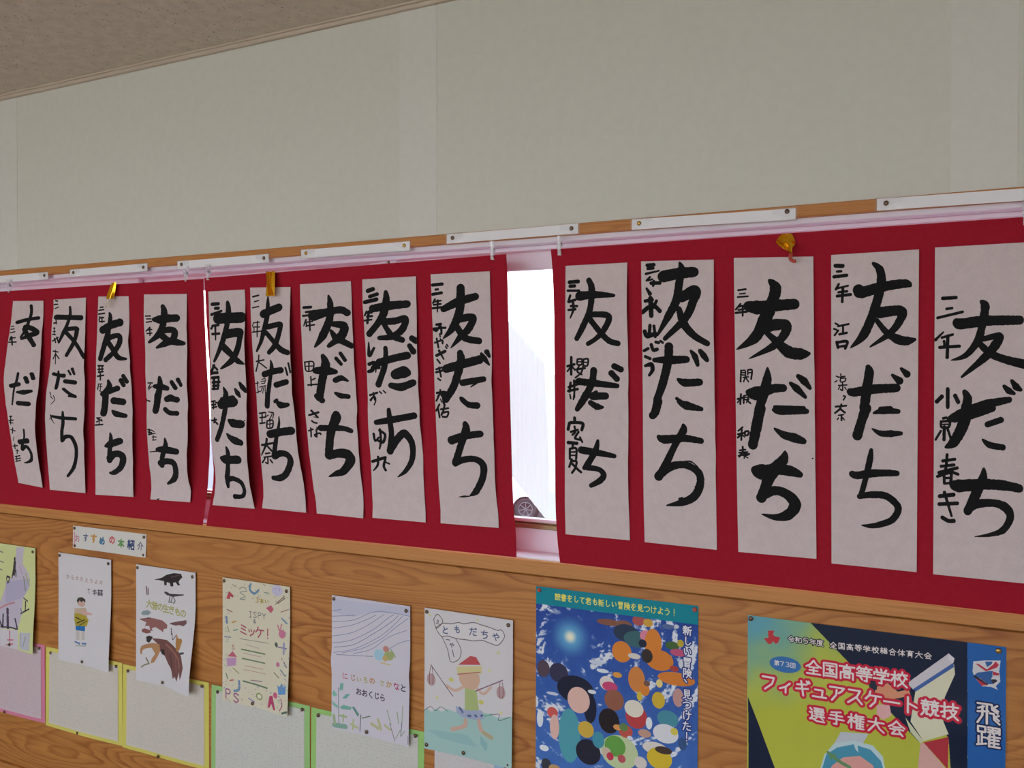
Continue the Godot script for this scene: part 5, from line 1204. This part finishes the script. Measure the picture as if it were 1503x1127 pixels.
		["l", "#8a5a60", [234,169,232,194,234,209], 1.6],
		["l", "#8a5a60", [241,168,244,192,241,208], 1.6],
		["l", "#d2b0a0", [130,287,126,304,88,320], 10.6],
		["l", "#d2b0a0", [171,280,180,306,210,319], 10.5],
		["l", "#b8b08c", [185,310,212,320], 8],
		["e", "#d8d478", [86,185,8,5]],
		["e", "#d8d478", [178,230,8,6]],
		["e", "#dcdaa0", [17,18,5,3]],
		["e", "#dcdaa0", [229,91,4,4]],
		["e", "#dcdaa0", [238,248,5,4]],
		["e", "#dcdaa0", [41,242,5,4]],
		["e", "#dcdaa0", [203,142,5,4]],
		["e", "#dcdaa0", [166,12,4,3]],
	]],
	"sign": [[-2.69,-0.537,0.364,0.078], [
		["l", "#d9a0aa", [8,24,9,64], 5.4],
		["t", "#c98a9a", [23,43,23,43,34,23], 3.3, "お"],
		["t", "#3f567c", [67,37,67,37,36,25], 3.5, "す"],
		["t", "#cf9a50", [109,36,109,36,39,27], 5.6, "す"],
		["t", "#4e7a9c", [151,40,151,40,37,25], 5.9, "め"],
		["t", "#cf6a72", [201,33,201,33,38,26], 5.8, "の"],
		["t", "#6f9f62", [245,40,245,40,37,26], 5.4, "本"],
		["t", "#44547c", [293,41,293,41,42,30], 5.3, "紹"],
		["t", "#6f6f8a", [337,41,337,41,33,24], 3.5, "介"],
	]],
	"posterB": [[-0.364,-0.557,0.515,0.728], [
		["p", "#1d2740", [137,-0,445,-2,447,277,417,284,412,205,392,173,357,224,303,171,232,91]],
		["p", "#1d2740", [2,188,63,344,101,455,4,478]],
		["p", "#2c68b4", [445,-2,517,-4,519,262,524,520,449,541]],
		["p", "#e4e2c6", [350,109,421,49,423,70,404,122,402,171,412,196,365,220,340,182]],
		["p", "#d8d4dc", [336,100,411,28,421,38,419,47,344,114,336,107]],
		["p", "#e9e3ea", [411,28,422,37,419,49,409,39]],
		["p", "#4a6cae", [344,114,419,47,421,55,350,118]],
		["p", "#bc3c48", [365,223,412,202,411,272,397,257]],
		["p", "#e2b4ac", [359,226,366,224,408,272,411,329,350,343]],
		["p", "#d8dcbc", [330,175,365,220,359,226,340,205]],
		["p", "#e09a78", [270,122,295,109,315,124,336,116,340,128,299,144,270,136]],
		["p", "#2a3442", [257,115,274,110,274,126,261,133]],
		["p", "#e8b4b4", [274,158,299,154,303,176,287,188,274,181]],
		["p", "#c8d0da", [202,231,258,225,247,248,228,247,189,259]],
		["p", "#c6e0e6", [159,324,168,289,189,259,228,246,266,249,287,270,294,310,159,338]],
		["p", "#4f9cba", [163,323,172,288,194,268,228,254,262,259,283,280,292,310,159,338]],
		["p", "#c6e0e6", [228,252,235,250,238,270,232,265]],
		["p", "#e6a8a0", [172,335,185,309,207,287,241,277,267,292,275,313]],
		["l", "#6a9a6a", [176,283,198,297,220,306], 7.5],
		["l", "#6a9a6a", [190,285,181,294], 5.7],
		["p", "#c8404a", [45,30,59,28,56,38,61,41,72,42,67,55,62,58,56,52,53,59,46,60,36,49,46,46]],
		["e", "#3f78b8", [83,102,34,18]],
	]],
	"posterA": [[-0.901,-0.55,0.42,0.594], [
		["e", "#8a5a48", [199,68,33,8]],
		["e", "#8a6050", [237,69,21,11]],
		["e", "#b55a5a", [274,54,16,12]],
		["e", "#d8a848", [298,56,12,10]],
		["e", "#2f3f58", [242,88,32,21]],
		["e", "#3f6a72", [269,100,32,20]],
		["e", "#e08aa4", [293,89,15,14]],
		["e", "#e08a3a", [232,136,25,26]],
		["e", "#e08a3a", [311,105,21,36]],
		["e", "#de863a", [327,143,34,25]],
		["e", "#de863a", [368,182,45,16]],
		["e", "#d88a48", [270,198,21,31]],
		["e", "#3a3230", [296,137,14,17]],
		["e", "#4a6a3c", [358,103,17,10]],
		["e", "#c85a80", [373,118,20,9]],
		["e", "#c8b040", [378,95,8,9]],
		["e", "#e0d8d0", [264,142,16,7]],
		["e", "#3a3a56", [64,215,26,25]],
		["e", "#5a4a58", [21,211,18,22]],
		["e", "#23273c", [110,250,50,35]],
		["e", "#23273c", [150,291,17,37]],
		["e", "#e8c0b4", [119,275,30,33]],
		["e", "#56a6b4", [94,370,30,69]],
		["e", "#d8b44a", [139,346,21,21]],
		["e", "#2c2c3c", [145,402,33,32]],
		["e", "#e6e0dc", [194,220,19,18]],
		["e", "#d0507c", [202,227,20,12]],
		["e", "#9a6450", [213,259,25,26]],
		["e", "#2c2428", [200,313,27,31]],
		["e", "#c4484c", [270,290,27,29]],
		["e", "#eae4d4", [264,271,24,21]],
		["e", "#e0c848", [278,238,7,11]],
		["e", "#d8b840", [325,240,16,20]],
		["e", "#c89a94", [373,226,13,22]],
		["e", "#4f96a8", [348,281,26,20]],
		["e", "#e2e4ea", [343,318,31,23]],
		["e", "#e0d060", [364,309,9,9]],
		["e", "#c8d8a8", [227,386,48,42]],
		["e", "#6aa84e", [216,373,27,26]],
		["e", "#e6e0d8", [317,358,31,15]],
		["e", "#e0c23a", [328,381,31,26]],
		["e", "#4a3a34", [338,359,21,9]],
		["e", "#d8605a", [47,320,15,14]],
		["e", "#e8c0b4", [53,356,13,32]],
		["e", "#40404c", [30,458,14,16]],
		["e", "#c8a070", [54,464,17,11]],
		["e", "#e0d8d0", [281,401,16,15]],
		["e", "#c85a50", [243,331,18,16]],
		["e", "#e4a060", [222,325,11,7]],
		["e", "#6a8a50", [238,322,11,10]],
		["e", "#e08a3a", [291,220,12,15]],
		["e", "#7a5a50", [296,204,8,7]],
		["e", "#e8d890", [327,199,8,10]],
		["e", "#4a9ab0", [172,366,16,21]],
		["e", "#d8dce4", [383,144,10,12]],
		["e", "#b84840", [363,158,11,7]],
		["e", "#e0a048", [221,195,12,7]],
		["e", "#5a6ea0", [347,59,15,6]],
		["e", "#d0d4dc", [368,56,6,5]],
		["e", "#caa08c", [291,327,16,10]],
		["e", "#3a5a88", [384,335,10,15]],
		["e", "#2a2e44", [285,108,10,10]],
		["e", "#d8c4b0", [194,393,11,13]],
		["e", "#c45a62", [233,401,10,10]],
		["e", "#c8405a", [203,401,9,10]],
		["e", "#e8eef4", [12,342,9,22]],
		["e", "#e8eef4", [24,416,13,8]],
		["e", "#e8eef4", [155,248,11,5]],
		["e", "#e8eef4", [302,300,8,15]],
		["e", "#e8eef4", [394,223,5,8]],
		["e", "#dfe6f0", [254,345,7,5]],
		["e", "#dfe6f0", [0,301,7,13]],
		["e", "#dfe6f0", [183,191,16,5]],
		["e", "#cfd8ea", [47,271,17,4]],
		["e", "#cfd8ea", [166,172,19,6]],
	]],
}
